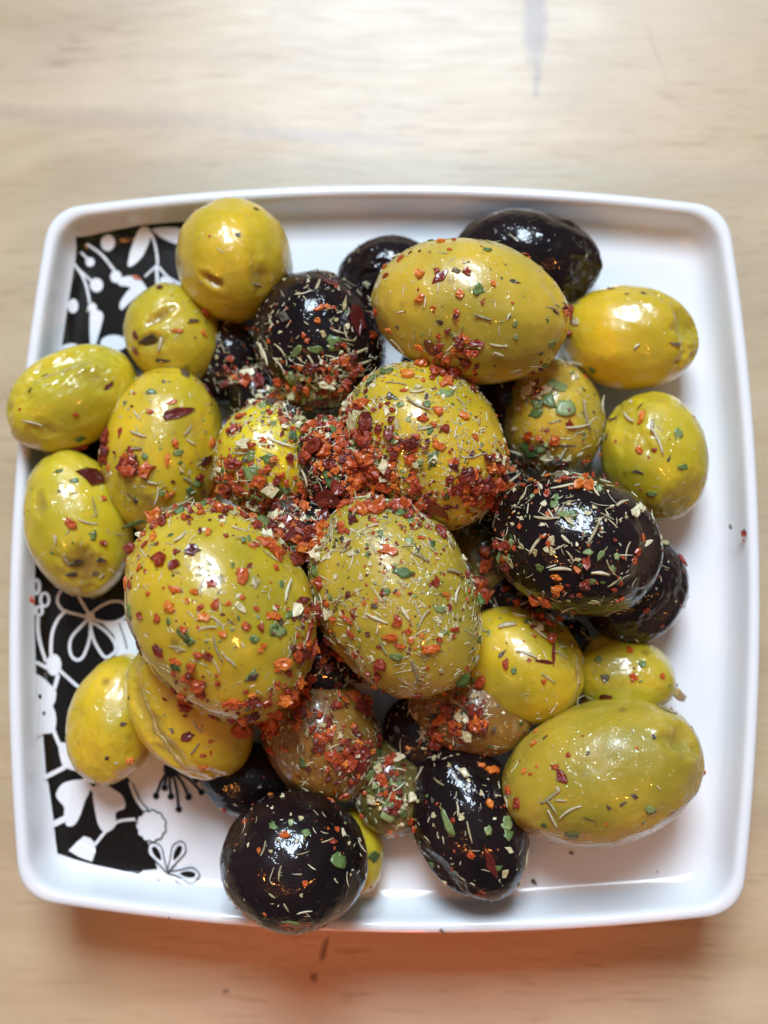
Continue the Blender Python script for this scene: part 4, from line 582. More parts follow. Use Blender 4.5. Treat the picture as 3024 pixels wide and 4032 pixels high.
PRINT_WHITE = [
 [(-50.70,56.96),(-50.80,56.53),(-51.00,56.11),(-51.30,55.77),(-51.68,55.56),(-52.09,55.48),(-52.49,55.54),(-52.86,55.76),(-53.16,56.10),(-53.31,56.48),(-53.33,56.91),(-53.21,57.32),(-52.96,57.69),(-52.61,57.95),(-52.20,58.13),(-51.78,58.19),(-51.41,58.16),(-51.08,58.00),(-50.84,57.73),(-50.72,57.39)],
 [(-45.50,59.42),(-45.01,59.55),(-44.52,59.51),(-44.11,59.37),(-43.85,59.16),(-43.79,58.89),(-43.85,58.49),(-44.00,58.02),(-44.18,57.51),(-44.39,56.91),(-44.67,56.26),(-44.98,55.57),(-45.29,54.94),(-45.65,54.39),(-46.06,53.88),(-46.47,53.43),(-46.85,53.08),(-47.23,52.81),(-47.60,52.61),(-47.93,52.52),(-48.15,52.57),(-48.25,52.78),(-48.26,53.13),(-48.20,53.59),(-48.11,54.12),(-47.99,54.74),(-47.82,55.45),(-47.59,56.19),(-47.33,56.93),(-46.96,57.68),(-46.52,58.45),(-46.01,59.06)],
 [(-43.41,59.31),(-42.57,59.45),(-41.24,59.57),(-39.86,59.63),(-38.86,59.61),(-38.32,59.46),(-38.02,59.19),(-37.88,58.85),(-37.80,58.48),(-37.82,58.05),(-37.94,57.54),(-38.14,57.06),(-38.45,56.77),(-38.90,56.74),(-39.47,56.87),(-40.09,57.11),(-40.67,57.35),(-41.21,57.60),(-41.73,57.86),(-42.21,58.15),(-42.61,58.42),(-43.02,58.67),(-43.43,58.93),(-43.63,59.14)],
 [(-41.71,50.60),(-41.11,50.49),(-40.27,49.97),(-39.43,49.30),(-38.82,48.74),(-38.45,48.32),(-38.19,47.91),(-38.14,47.55),(-38.38,47.30),(-39.09,47.13),(-40.18,47.01),(-41.28,47.04),(-42.01,47.31),(-42.27,48.02),(-42.27,49.07),(-42.06,50.06)],
 [(-49.36,50.61),(-49.40,50.24),(-49.54,49.90),(-49.76,49.64),(-50.05,49.47),(-50.37,49.41),(-50.70,49.47),(-51.00,49.64),(-51.24,49.91),(-51.40,50.24),(-51.47,50.61),(-51.43,50.98),(-51.29,51.31),(-51.07,51.58),(-50.78,51.75),(-50.46,51.81),(-50.13,51.75),(-49.83,51.58),(-49.59,51.31),(-49.42,50.98)],
 [(-49.79,50.20),(-49.35,50.41),(-48.70,50.59),(-48.00,50.70),(-47.38,50.71),(-46.87,50.62),(-46.39,50.44),(-45.95,50.17),(-45.52,49.78),(-45.05,49.18),(-44.57,48.41),(-44.18,47.65),(-44.02,47.10),(-44.14,46.79),(-44.48,46.61),(-44.94,46.58),(-45.42,46.69),(-45.93,47.03),(-46.52,47.57),(-47.13,48.13),(-47.71,48.54),(-48.28,48.73),(-48.87,48.79),(-49.38,48.83),(-49.75,48.96),(-49.95,49.23),(-50.05,49.57),(-50.00,49.92)],
 [(-45.89,48.54),(-46.22,48.61),(-46.68,48.61),(-47.21,48.50),(-47.70,48.24),(-48.18,47.73),(-48.69,47.02),(-49.13,46.28),(-49.42,45.67),(-49.52,45.17),(-49.48,44.72),(-49.34,44.39),(-49.17,44.23),(-48.96,44.29),(-48.70,44.51),(-48.38,44.86),(-47.99,45.26),(-47.48,45.76),(-46.85,46.39),(-46.26,47.01),(-45.85,47.51),(-45.66,47.89),(-45.62,48.19),(-45.70,48.41)],
 [(-54.50,53.34),(-54.53,53.07),(-54.64,52.83),(-54.81,52.62),(-55.04,52.50),(-55.29,52.44),(-55.54,52.47),(-55.78,52.59),(-55.96,52.77),(-56.08,53.00),(-56.13,53.26),(-56.10,53.53),(-55.99,53.77),(-55.82,53.98),(-55.59,54.11),(-55.34,54.17),(-55.09,54.14),(-54.86,54.03),(-54.66,53.84),(-54.55,53.61)],
 [(-53.79,44.54),(-53.82,44.22),(-53.93,43.94),(-54.11,43.71),(-54.34,43.56),(-54.60,43.51),(-54.87,43.56),(-55.11,43.71),(-55.31,43.94),(-55.44,44.22),(-55.49,44.54),(-55.46,44.86),(-55.35,45.14),(-55.17,45.37),(-54.94,45.52),(-54.68,45.57),(-54.42,45.52),(-54.17,45.37),(-53.98,45.14),(-53.85,44.86)],
 [(-54.82,44.03),(-54.50,44.22),(-54.04,44.23),(-53.57,44.14),(-53.21,44.03),(-52.96,43.89),(-52.78,43.71),(-52.65,43.47),(-52.57,43.21),(-52.53,42.96),(-52.53,42.72),(-52.59,42.36),(-52.72,41.77),(-52.94,40.76),(-53.24,39.43),(-53.57,38.16),(-53.86,37.28),(-54.09,36.86),(-54.31,36.73),(-54.50,36.87),(-54.66,37.28),(-54.80,38.09),(-54.91,39.27),(-54.99,40.52),(-55.03,41.57),(-55.05,42.37),(-55.05,43.06),(-54.99,43.63)],
 [(-52.79,48.96),(-52.83,48.55),(-52.99,48.17),(-53.25,47.88),(-53.58,47.69),(-53.95,47.62),(-54.33,47.69),(-54.68,47.88),(-54.96,48.18),(-55.14,48.55),(-55.22,48.96),(-55.18,49.38),(-55.02,49.75),(-54.76,50.05),(-54.43,50.24),(-54.05,50.30),(-53.68,50.24),(-53.33,50.05),(-53.05,49.75),(-52.86,49.38)],
 [(-57.21,44.88),(-57.25,44.45),(-57.36,44.04),(-57.55,43.72),(-57.80,43.49),(-58.08,43.40),(-58.34,43.42),(-58.57,43.56),(-58.74,43.82),(-58.87,44.17),(-58.90,44.57),(-58.87,45.00),(-58.76,45.41),(-58.58,45.74),(-58.36,45.98),(-58.11,46.11),(-57.86,46.10),(-57.60,45.93),(-57.39,45.65),(-57.27,45.29)],
 [(-47.83,37.90),(-47.94,37.42),(-48.28,37.00),(-48.83,36.66),(-49.52,36.44),(-50.29,36.37),(-51.08,36.44),(-51.79,36.66),(-52.36,36.99),(-52.73,37.42),(-52.87,37.89),(-52.77,38.36),(-52.42,38.79),(-51.88,39.13),(-51.18,39.35),(-50.41,39.42),(-49.63,39.35),(-48.92,39.13),(-48.35,38.79),(-47.97,38.37)],
 [(-56.45,36.66),(-56.53,36.32),(-56.79,36.00),(-57.19,35.74),(-57.69,35.56),(-58.25,35.48),(-58.76,35.47),(-59.22,35.57),(-59.56,35.74),(-59.78,36.00),(-59.84,36.31),(-59.77,36.66),(-59.58,37.03),(-59.25,37.34),(-58.82,37.57),(-58.29,37.68),(-57.76,37.68),(-57.25,37.54),(-56.83,37.31),(-56.56,37.01)],
 [(-51.98,-12.80),(-52.02,-13.07),(-52.13,-13.32),(-52.32,-13.51),(-52.56,-13.64),(-52.84,-13.68),(-53.11,-13.64),(-53.36,-13.52),(-53.56,-13.33),(-53.70,-13.09),(-53.75,-12.82),(-53.72,-12.55),(-53.61,-12.31),(-53.42,-12.11),(-53.18,-11.98),(-52.90,-11.94),(-52.63,-11.98),(-52.38,-12.10),(-52.17,-12.29),(-52.04,-12.53)],
 [(-57.67,-21.55),(-57.72,-22.15),(-57.89,-22.70),(-58.17,-23.13),(-58.53,-23.41),(-58.92,-23.51),(-59.33,-23.42),(-59.66,-23.14),(-59.96,-22.71),(-60.15,-22.17),(-60.24,-21.57),(-60.21,-20.97),(-60.06,-20.43),(-59.81,-20.00),(-59.48,-19.72),(-59.09,-19.62),(-58.69,-19.71),(-58.30,-19.98),(-57.99,-20.41),(-57.77,-20.95)],
 [(-61.76,-23.96),(-61.54,-23.16),(-61.09,-23.44),(-60.64,-23.86),(-60.26,-24.15),(-59.89,-24.59),(-59.51,-25.02),(-59.12,-25.38),(-58.73,-25.74),(-58.46,-26.16),(-58.36,-26.72),(-58.39,-27.34),(-58.46,-27.88),(-58.58,-28.26),(-58.74,-28.55),(-58.83,-28.88),(-58.72,-29.28),(-58.52,-29.72),(-58.35,-30.16),(-58.25,-30.62),(-58.17,-31.08),(-58.16,-31.59),(-58.16,-32.23),(-58.24,-32.92),(-58.47,-33.44),(-58.97,-33.69),(-59.58,-33.77),(-60.12,-33.80),(-60.52,-34.15),(-60.83,-34.44),(-61.10,-33.68),(-61.40,-30.80),(-61.67,-26.85)],
 [(-50.54,-13.95),(-47.61,-13.55),(-44.09,-13.30),(-43.82,-21.09),(-50.17,-23.76),(-49.68,-21.17),(-47.82,-19.85),(-47.13,-18.54),(-48.25,-16.10)],
 [(-57.46,-35.68),(-57.26,-35.43),(-56.91,-35.32),(-56.48,-35.39),(-55.94,-35.66),(-55.22,-36.27),(-54.34,-37.16),(-53.50,-38.10),(-52.92,-38.86),(-52.62,-39.43),(-52.49,-39.91),(-52.56,-40.27),(-52.86,-40.47),(-53.51,-40.48),(-54.47,-40.33),(-55.46,-40.07),(-56.21,-39.77),(-56.62,-39.43),(-56.87,-39.02),(-57.00,-38.55),(-57.14,-38.05),(-57.31,-37.45),(-57.45,-36.75),(-57.52,-36.12)],
 [(-51.69,-42.07),(-52.13,-41.89),(-52.76,-41.83),(-53.47,-41.84),(-54.13,-41.89),(-54.77,-41.98),(-55.42,-42.11),(-56.03,-42.31),(-56.53,-42.57),(-56.91,-42.93),(-57.23,-43.40),(-57.44,-43.86),(-57.56,-44.26),(-57.59,-44.57),(-57.52,-44.82),(-57.39,-45.07),(-57.22,-45.34),(-56.97,-45.64),(-56.66,-45.95),(-56.35,-46.28),(-56.12,-46.63),(-56.04,-47.03),(-56.04,-47.47),(-56.07,-47.92),(-56.05,-48.34),(-55.97,-48.76),(-55.88,-49.19),(-55.74,-49.57),(-55.56,-49.83),(-55.28,-49.97),(-54.95,-50.03),(-54.58,-49.98),(-54.25,-49.82),(-53.97,-49.53),(-53.70,-49.12),(-53.45,-48.62),(-53.22,-48.09),(-53.01,-47.49),(-52.81,-46.80),(-52.63,-46.12),(-52.44,-45.51),(-52.21,-45.02),(-51.97,-44.59),(-51.76,-44.19),(-51.62,-43.78),(-51.52,-43.32),(-51.45,-42.83),(-51.48,-42.39)],
 [(-50.96,-43.56),(-50.66,-43.27),(-50.22,-42.98),(-49.72,-42.76),(-49.23,-42.67),(-48.73,-42.75),(-48.21,-42.95),(-47.69,-43.22),(-47.21,-43.50),(-46.75,-43.76),(-46.31,-44.06),(-45.92,-44.38),(-45.62,-44.75),(-45.39,-45.21),(-45.22,-45.74),(-45.15,-46.25),(-45.22,-46.67),(-45.52,-46.94),(-46.01,-47.10),(-46.51,-47.27),(-46.84,-47.55),(-46.90,-48.02),(-46.79,-48.59),(-46.69,-49.18),(-46.76,-49.69),(-47.07,-50.13),(-47.53,-50.55),(-48.03,-50.87),(-48.47,-50.99),(-48.85,-50.90),(-49.22,-50.62),(-49.55,-50.22),(-49.84,-49.74),(-50.09,-49.14),(-50.29,-48.41),(-50.46,-47.66),(-50.61,-46.98),(-50.75,-46.38),(-50.87,-45.82),(-50.96,-45.30),(-51.03,-44.85),(-51.08,-44.45),(-51.13,-44.12),(-51.11,-43.83)],
 [(-52.63,-40.58),(-52.34,-40.54),(-51.95,-40.63),(-51.51,-40.80),(-51.06,-40.98),(-50.57,-41.19),(-50.02,-41.44),(-49.54,-41.72),(-49.25,-42.03),(-49.21,-42.40),(-49.35,-42.83),(-49.59,-43.24),(-49.86,-43.54),(-50.18,-43.74),(-50.58,-43.87),(-51.00,-43.90),(-51.40,-43.78),(-51.80,-43.44),(-52.21,-42.92),(-52.56,-42.35),(-52.80,-41.87),(-52.90,-41.46),(-52.90,-41.08),(-52.81,-40.77)],
 [(-54.94,-54.19),(-53.69,-52.79),(-52.41,-51.70),(-51.30,-52.00),(-50.38,-52.84),(-50.21,-54.42),(-50.66,-56.00),(-52.90,-55.31)],
 [(-37.93,-49.63),(-37.78,-49.88),(-37.70,-50.15),(-37.71,-50.42),(-37.83,-50.66),(-38.03,-50.85),(-38.28,-50.99),(-38.28,-51.28),(-38.35,-51.55),(-38.51,-51.77),(-38.73,-51.90),(-39.01,-51.95),(-39.29,-51.93),(-39.45,-52.17),(-39.65,-52.36),(-39.90,-52.45),(-40.16,-52.44),(-40.42,-52.33),(-40.65,-52.16),(-40.91,-52.27),(-41.19,-52.31),(-41.45,-52.25),(-41.67,-52.10),(-41.83,-51.87),(-41.93,-51.60),(-42.21,-51.54),(-42.47,-51.43),(-42.66,-51.24),(-42.76,-50.99),(-42.78,-50.71),(-42.72,-50.42),(-42.93,-50.23),(-43.09,-49.99),(-43.15,-49.73),(-43.11,-49.46),(-42.97,-49.22),(-42.77,-49.02),(-42.85,-48.73),(-42.85,-48.45),(-42.77,-48.20),(-42.59,-48.00),(-42.34,-47.88),(-42.06,-47.82),(-41.97,-47.54),(-41.83,-47.30),(-41.62,-47.14),(-41.37,-47.07),(-41.09,-47.10),(-40.82,-47.21),(-40.60,-47.02),(-40.35,-46.90),(-40.08,-46.88),(-39.83,-46.97),(-39.61,-47.15),(-39.44,-47.38),(-39.16,-47.35),(-38.88,-47.39),(-38.64,-47.52),(-38.48,-47.73),(-38.39,-48.00),(-38.36,-48.29),(-38.10,-48.42),(-37.89,-48.60),(-37.76,-48.84),(-37.73,-49.11),(-37.80,-49.38)],
 [(-37.14,-57.53),(-37.13,-57.37),(-37.24,-57.02),(-37.43,-56.56),(-37.62,-56.06),(-37.78,-55.59),(-37.89,-55.13),(-38.01,-54.63),(-38.12,-54.13),(-38.26,-53.68),(-38.43,-53.32),(-38.65,-53.06),(-38.90,-52.87),(-39.17,-52.74),(-39.43,-52.65),(-39.65,-52.58),(-39.83,-52.54),(-39.98,-52.54),(-40.11,-52.57),(-40.22,-52.62),(-40.33,-52.68),(-40.44,-52.75),(-40.54,-52.83),(-40.62,-52.92),(-40.69,-53.05),(-40.73,-53.22),(-40.76,-53.44),(-40.79,-53.70),(-40.79,-54.00),(-40.72,-54.30),(-40.58,-54.60),(-40.31,-54.91),(-39.95,-55.22),(-39.54,-55.55),(-39.12,-55.87),(-38.74,-56.17),(-38.38,-56.51),(-37.98,-56.89),(-37.61,-57.24),(-37.31,-57.47)],
 [(-37.14,-57.53),(-36.98,-57.45),(-36.74,-57.19),(-36.43,-56.81),(-36.11,-56.39),(-35.79,-56.01),(-35.46,-55.66),(-35.08,-55.30),(-34.72,-54.94),(-34.40,-54.58),(-34.18,-54.25),(-34.07,-53.93),(-34.05,-53.63),(-34.08,-53.33),(-34.15,-53.07),(-34.21,-52.86),(-34.27,-52.70),(-34.35,-52.58),(-34.45,-52.49),(-34.56,-52.42),(-34.67,-52.37),(-34.79,-52.31),(-34.91,-52.28),(-35.04,-52.26),(-35.19,-52.27),(-35.36,-52.33),(-35.57,-52.42),(-35.81,-52.54),(-36.06,-52.70),(-36.30,-52.91),(-36.48,-53.20),(-36.60,-53.57),(-36.67,-54.04),(-36.73,-54.55),(-36.77,-55.06),(-36.83,-55.53),(-36.93,-56.02),(-37.05,-56.54),(-37.15,-57.01),(-37.19,-57.37)],
 [(-37.14,-57.53),(-37.01,-57.65),(-36.66,-57.77),(-36.19,-57.91),(-35.68,-58.06),(-35.21,-58.21),(-34.76,-58.38),(-34.29,-58.58),(-33.80,-58.76),(-33.36,-58.91),(-32.98,-58.99),(-32.65,-58.98),(-32.37,-58.90),(-32.13,-58.78),(-31.93,-58.65),(-31.76,-58.53),(-31.64,-58.42),(-31.56,-58.31),(-31.51,-58.19),(-31.49,-58.08),(-31.48,-57.96),(-31.48,-57.84),(-31.49,-57.72),(-31.53,-57.61),(-31.60,-57.48),(-31.71,-57.35),(-31.88,-57.20),(-32.07,-57.03),(-32.30,-56.85),(-32.58,-56.72),(-32.90,-56.66),(-33.29,-56.68),(-33.75,-56.78),(-34.24,-56.91),(-34.72,-57.04),(-35.17,-57.15),(-35.65,-57.23),(-36.16,-57.29),(-36.65,-57.36),(-37.00,-57.43)],
]
PRINT_WHITE_LINES = [
 ([(-43.78,58.56),(-43.70,58.26),(-43.53,57.78),(-43.36,57.22),(-43.15,56.58),(-43.00,55.97),(-42.87,55.31),(-42.77,54.59),(-42.70,53.89),(-42.64,53.29),(-42.59,52.87)],0.45,False),
 ([(-42.59,52.87),(-44.94,50.60)],0.39,False),
 ([(-42.79,52.66),(-42.42,47.72)],0.57,False),
 ([(-42.38,52.45),(-42.13,52.16),(-41.79,51.75),(-41.39,51.27),(-40.95,50.80),(-40.49,50.39),(-39.96,50.04),(-39.35,49.70),(-38.73,49.39),(-38.20,49.13),(-37.82,48.95)],0.45,False),
 ([(-55.76,56.43),(-55.42,56.23),(-54.94,55.97),(-54.35,55.61),(-53.76,55.20),(-53.19,54.73),(-52.65,54.16),(-52.05,53.45),(-51.48,52.72),(-51.00,52.08),(-50.65,51.64)],0.48,False),
 ([(-56.86,54.92),(-55.56,53.67)],0.42,False),
 ([(-58.18,52.92),(-58.02,52.69),(-57.76,52.33),(-57.43,51.87),(-57.09,51.37),(-56.80,50.90),(-56.56,50.45),(-56.35,50.00),(-56.15,49.54),(-55.97,49.06),(-55.78,48.52),(-55.62,47.91),(-55.46,47.21),(-55.30,46.50),(-55.18,45.89),(-55.08,45.46)],0.45,False),
 ([(-57.34,51.82),(-54.84,49.58)],0.39,False),
 ([(-52.94,-12.81),(-53.20,-12.87),(-53.65,-12.82),(-54.21,-12.69),(-54.79,-12.54),(-55.32,-12.40),(-55.82,-12.29),(-56.34,-12.18),(-56.85,-12.05),(-57.32,-11.89),(-57.71,-11.70),(-58.04,-11.46),(-58.31,-11.18),(-58.51,-10.88),(-58.68,-10.57),(-58.80,-10.25),(-58.85,-9.93),(-58.85,-9.59),(-58.80,-9.24),(-58.70,-8.92),(-58.57,-8.65),(-58.40,-8.39),(-58.17,-8.14),(-57.89,-7.94),(-57.60,-7.80),(-57.29,-7.75),(-56.95,-7.81),(-56.58,-7.96),(-56.20,-8.17),(-55.82,-8.44),(-55.47,-8.76),(-55.13,-9.15),(-54.79,-9.62),(-54.47,-10.13),(-54.17,-10.63),(-53.90,-11.08),(-53.61,-11.49),(-53.31,-11.92),(-53.06,-12.30),(-52.91,-12.61)],0.47,True),
 ([(-52.66,-12.52),(-52.60,-12.29),(-52.42,-12.06),(-52.17,-11.82),(-51.86,-11.58),(-51.52,-11.34),(-51.16,-11.09),(-50.73,-10.81),(-50.28,-10.55),(-49.81,-10.32),(-49.36,-10.15),(-48.90,-10.06),(-48.42,-10.01),(-47.95,-10.00),(-47.51,-10.04),(-47.14,-10.13),(-46.84,-10.28),(-46.57,-10.49),(-46.35,-10.75),(-46.18,-11.02),(-46.07,-11.28),(-46.01,-11.56),(-45.98,-11.87),(-46.02,-12.17),(-46.12,-12.47),(-46.31,-12.74),(-46.61,-13.00),(-47.01,-13.25),(-47.47,-13.48),(-47.97,-13.66),(-48.48,-13.78),(-49.05,-13.82),(-49.69,-13.81),(-50.35,-13.74),(-50.95,-13.64),(-51.44,-13.52),(-51.83,-13.37),(-52.17,-13.18),(-52.42,-12.97),(-52.59,-12.74)],0.47,True),
 ([(-52.92,-13.39),(-53.17,-13.42),(-53.51,-13.67),(-53.90,-14.06),(-54.29,-14.49),(-54.63,-14.86),(-54.95,-15.20),(-55.27,-15.55),(-55.57,-15.90),(-55.83,-16.26),(-56.04,-16.62),(-56.18,-16.97),(-56.27,-17.32),(-56.32,-17.68),(-56.34,-18.02),(-56.33,-18.36),(-56.30,-18.70),(-56.24,-19.05),(-56.15,-19.38),(-56.04,-19.69),(-55.90,-19.94),(-55.73,-20.16),(-55.52,-20.35),(-55.29,-20.50),(-55.06,-20.61),(-54.84,-20.65),(-54.63,-20.64),(-54.43,-20.58),(-54.22,-20.46),(-54.02,-20.29),(-53.84,-20.06),(-53.65,-19.75),(-53.48,-19.35),(-53.31,-18.91),(-53.16,-18.46),(-53.03,-18.03),(-52.92,-17.63),(-52.83,-17.25),(-52.75,-16.85),(-52.70,-16.44),(-52.67,-16.00),(-52.66,-15.45),(-52.66,-14.80),(-52.69,-14.17),(-52.77,-13.66)],0.52,True),
 ([(-52.46,-13.97),(-52.11,-14.01),(-51.58,-14.25),(-50.98,-14.62),(-50.39,-15.03),(-49.90,-15.39),(-49.51,-15.72),(-49.16,-16.06),(-48.85,-16.42),(-48.59,-16.77),(-48.36,-17.11),(-48.17,-17.44),(-48.02,-17.78),(-47.92,-18.11),(-47.86,-18.41),(-47.86,-18.69),(-47.94,-18.94),(-48.09,-19.18),(-48.28,-19.38),(-48.50,-19.56),(-48.71,-19.71),(-48.91,-19.85),(-49.14,-19.98),(-49.37,-20.07),(-49.62,-20.10),(-49.87,-20.02),(-50.14,-19.81),(-50.43,-19.49),(-50.72,-19.10),(-51.00,-18.69),(-51.26,-18.30),(-51.49,-17.92),(-51.71,-17.53),(-51.91,-17.13),(-52.08,-16.71),(-52.22,-16.29),(-52.36,-15.78),(-52.50,-15.20),(-52.60,-14.64),(-52.60,-14.20)],0.52,True),
 ([(-57.41,-11.99),(-57.59,-12.18),(-57.85,-12.44),(-58.14,-12.76),(-58.42,-13.10),(-58.66,-13.46),(-58.84,-13.83),(-59.01,-14.23),(-59.17,-14.65),(-59.30,-15.07),(-59.41,-15.50),(-59.48,-15.92),(-59.53,-16.35),(-59.57,-16.78),(-59.57,-17.22),(-59.58,-17.67),(-59.58,-18.19),(-59.56,-18.75),(-59.53,-19.31),(-59.50,-19.79),(-59.48,-20.13)],0.54,False),
 ([(-61.70,-12.95),(-61.70,-13.30),(-61.67,-13.80),(-61.66,-14.38),(-61.63,-14.98),(-61.59,-15.54),(-61.52,-16.05),(-61.45,-16.56),(-61.35,-17.07),(-61.24,-17.59),(-61.13,-18.12),(-60.97,-18.72),(-60.78,-19.39),(-60.57,-20.04),(-60.39,-20.60),(-60.26,-21.00)],0.47,False),
 ([(-61.74,-7.58),(-61.74,-7.70),(-61.74,-7.82),(-61.73,-7.93),(-61.74,-8.05),(-61.76,-8.15),(-61.76,-8.26),(-61.79,-8.35),(-61.80,-8.45),(-61.82,-8.54),(-61.86,-8.61),(-61.88,-8.68),(-61.91,-8.75),(-61.94,-8.80),(-61.98,-8.84),(-61.99,-8.88),(-62.03,-8.90),(-62.07,-8.91),(-62.09,-8.92),(-62.13,-8.91),(-62.17,-8.89),(-62.19,-8.87),(-62.22,-8.83),(-62.26,-8.78),(-62.28,-8.72),(-62.31,-8.66),(-62.33,-8.58),(-62.36,-8.50),(-62.38,-8.41),(-62.40,-8.32),(-62.43,-8.22),(-62.44,-8.11),(-62.44,-8.00),(-62.46,-7.89),(-62.46,-7.77),(-62.46,-7.66),(-62.47,-7.55),(-62.46,-7.43),(-62.47,-7.31),(-62.46,-7.20),(-62.46,-7.09),(-62.44,-6.99),(-62.43,-6.89),(-62.42,-6.79),(-62.40,-6.71),(-62.38,-6.63),(-62.35,-6.56),(-62.33,-6.50),(-62.30,-6.44),(-62.28,-6.39),(-62.25,-6.36),(-62.21,-6.34),(-62.19,-6.32),(-62.15,-6.32),(-62.13,-6.32),(-62.09,-6.34),(-62.05,-6.37),(-62.03,-6.40),(-62.00,-6.45),(-61.96,-6.51),(-61.93,-6.58),(-61.90,-6.65),(-61.86,-6.73),(-61.84,-6.82),(-61.82,-6.92),(-61.79,-7.02),(-61.78,-7.13),(-61.76,-7.24),(-61.74,-7.35),(-61.75,-7.47)],0.45,True),
 ([(-60.27,-9.85),(-60.26,-9.95),(-60.27,-10.06),(-60.28,-10.17),(-60.30,-10.27),(-60.32,-10.37),(-60.35,-10.46),(-60.37,-10.55),(-60.41,-10.64),(-60.45,-10.71),(-60.48,-10.79),(-60.53,-10.85),(-60.58,-10.90),(-60.64,-10.95),(-60.68,-10.99),(-60.73,-11.02),(-60.78,-11.04),(-60.83,-11.05),(-60.89,-11.06),(-60.94,-11.05),(-61.01,-11.03),(-61.06,-11.01),(-61.11,-10.97),(-61.15,-10.92),(-61.20,-10.87),(-61.24,-10.81),(-61.29,-10.74),(-61.33,-10.67),(-61.36,-10.58),(-61.40,-10.50),(-61.42,-10.40),(-61.43,-10.31),(-61.46,-10.21),(-61.48,-10.10),(-61.48,-10.00),(-61.49,-9.89),(-61.49,-9.79),(-61.48,-9.68),(-61.49,-9.57),(-61.47,-9.47),(-61.47,-9.37),(-61.44,-9.28),(-61.42,-9.19),(-61.40,-9.10),(-61.35,-9.02),(-61.32,-8.95),(-61.29,-8.89),(-61.23,-8.83),(-61.18,-8.78),(-61.14,-8.74),(-61.09,-8.71),(-61.04,-8.69),(-60.99,-8.68),(-60.93,-8.67),(-60.88,-8.68),(-60.83,-8.70),(-60.76,-8.73),(-60.71,-8.76),(-60.67,-8.81),(-60.60,-8.86),(-60.56,-8.92),(-60.51,-8.99),(-60.47,-9.06),(-60.43,-9.15),(-60.38,-9.24),(-60.36,-9.33),(-60.33,-9.43),(-60.31,-9.53),(-60.29,-9.63),(-60.27,-9.74)],0.45,True),
 ([(-61.17,-11.91),(-61.17,-11.98),(-61.18,-12.05),(-61.19,-12.12),(-61.20,-12.19),(-61.20,-12.26),(-61.23,-12.32),(-61.25,-12.38),(-61.27,-12.44),(-61.31,-12.49),(-61.33,-12.54),(-61.35,-12.58),(-61.38,-12.62),(-61.42,-12.65),(-61.45,-12.68),(-61.49,-12.70),(-61.52,-12.71),(-61.56,-12.72),(-61.60,-12.72),(-61.64,-12.72),(-61.68,-12.71),(-61.71,-12.69),(-61.75,-12.67),(-61.78,-12.64),(-61.82,-12.60),(-61.85,-12.56),(-61.87,-12.52),(-61.90,-12.47),(-61.92,-12.41),(-61.93,-12.35),(-61.94,-12.29),(-61.97,-12.23),(-61.97,-12.16),(-61.99,-12.09),(-62.00,-12.02),(-62.00,-11.95),(-62.00,-11.88),(-62.00,-11.81),(-61.99,-11.74),(-61.99,-11.67),(-61.97,-11.60),(-61.97,-11.54),(-61.96,-11.48),(-61.94,-11.42),(-61.91,-11.37),(-61.88,-11.32),(-61.86,-11.28),(-61.83,-11.24),(-61.80,-11.21),(-61.76,-11.18),(-61.73,-11.16),(-61.69,-11.15),(-61.65,-11.14),(-61.61,-11.14),(-61.59,-11.14),(-61.55,-11.15),(-61.52,-11.17),(-61.48,-11.19),(-61.45,-11.22),(-61.41,-11.25),(-61.38,-11.29),(-61.34,-11.34),(-61.32,-11.39),(-61.28,-11.45),(-61.26,-11.50),(-61.23,-11.57),(-61.21,-11.63),(-61.20,-11.70),(-61.19,-11.77),(-61.18,-11.84)],0.45,True),
 ([(-57.99,-22.42),(-57.66,-22.73),(-57.17,-23.17),(-56.60,-23.68),(-56.00,-24.20),(-55.41,-24.69),(-54.79,-25.18),(-54.09,-25.70),(-53.40,-26.21),(-52.81,-26.64),(-52.39,-26.95)],0.56,False),
 ([(-61.65,-21.06),(-59.76,-22.29)],0.59,False),
 ([(-58.10,-23.29),(-58.68,-25.87)],0.68,False),
 ([(-58.51,-33.08),(-58.41,-33.35),(-58.27,-33.73),(-58.08,-34.17),(-57.89,-34.62),(-57.70,-35.03),(-57.51,-35.42),(-57.29,-35.82),(-57.09,-36.20),(-56.90,-36.52),(-56.77,-36.75)],0.65,False),
 ([(-59.56,-41.46),(-56.22,-39.66)],0.79,False),
 ([(-58.00,-49.73),(-55.61,-48.55)],1.07,False),
 ([(-50.37,-53.15),(-50.12,-52.82),(-49.76,-52.35),(-49.35,-51.80),(-48.91,-51.25),(-48.48,-50.78),(-48.09,-50.37),(-47.69,-49.98),(-47.28,-49.61),(-46.84,-49.30),(-46.34,-49.04),(-45.74,-48.85),(-45.04,-48.73),(-44.33,-48.66),(-43.71,-48.60),(-43.28,-48.56)],0.52,False),
 ([(-44.50,-42.16),(-44.33,-42.58),(-44.09,-43.18),(-43.81,-43.87),(-43.50,-44.55),(-43.18,-45.14),(-42.82,-45.65),(-42.40,-46.15),(-41.97,-46.60),(-41.60,-46.97),(-41.35,-47.25)],0.52,False),
]
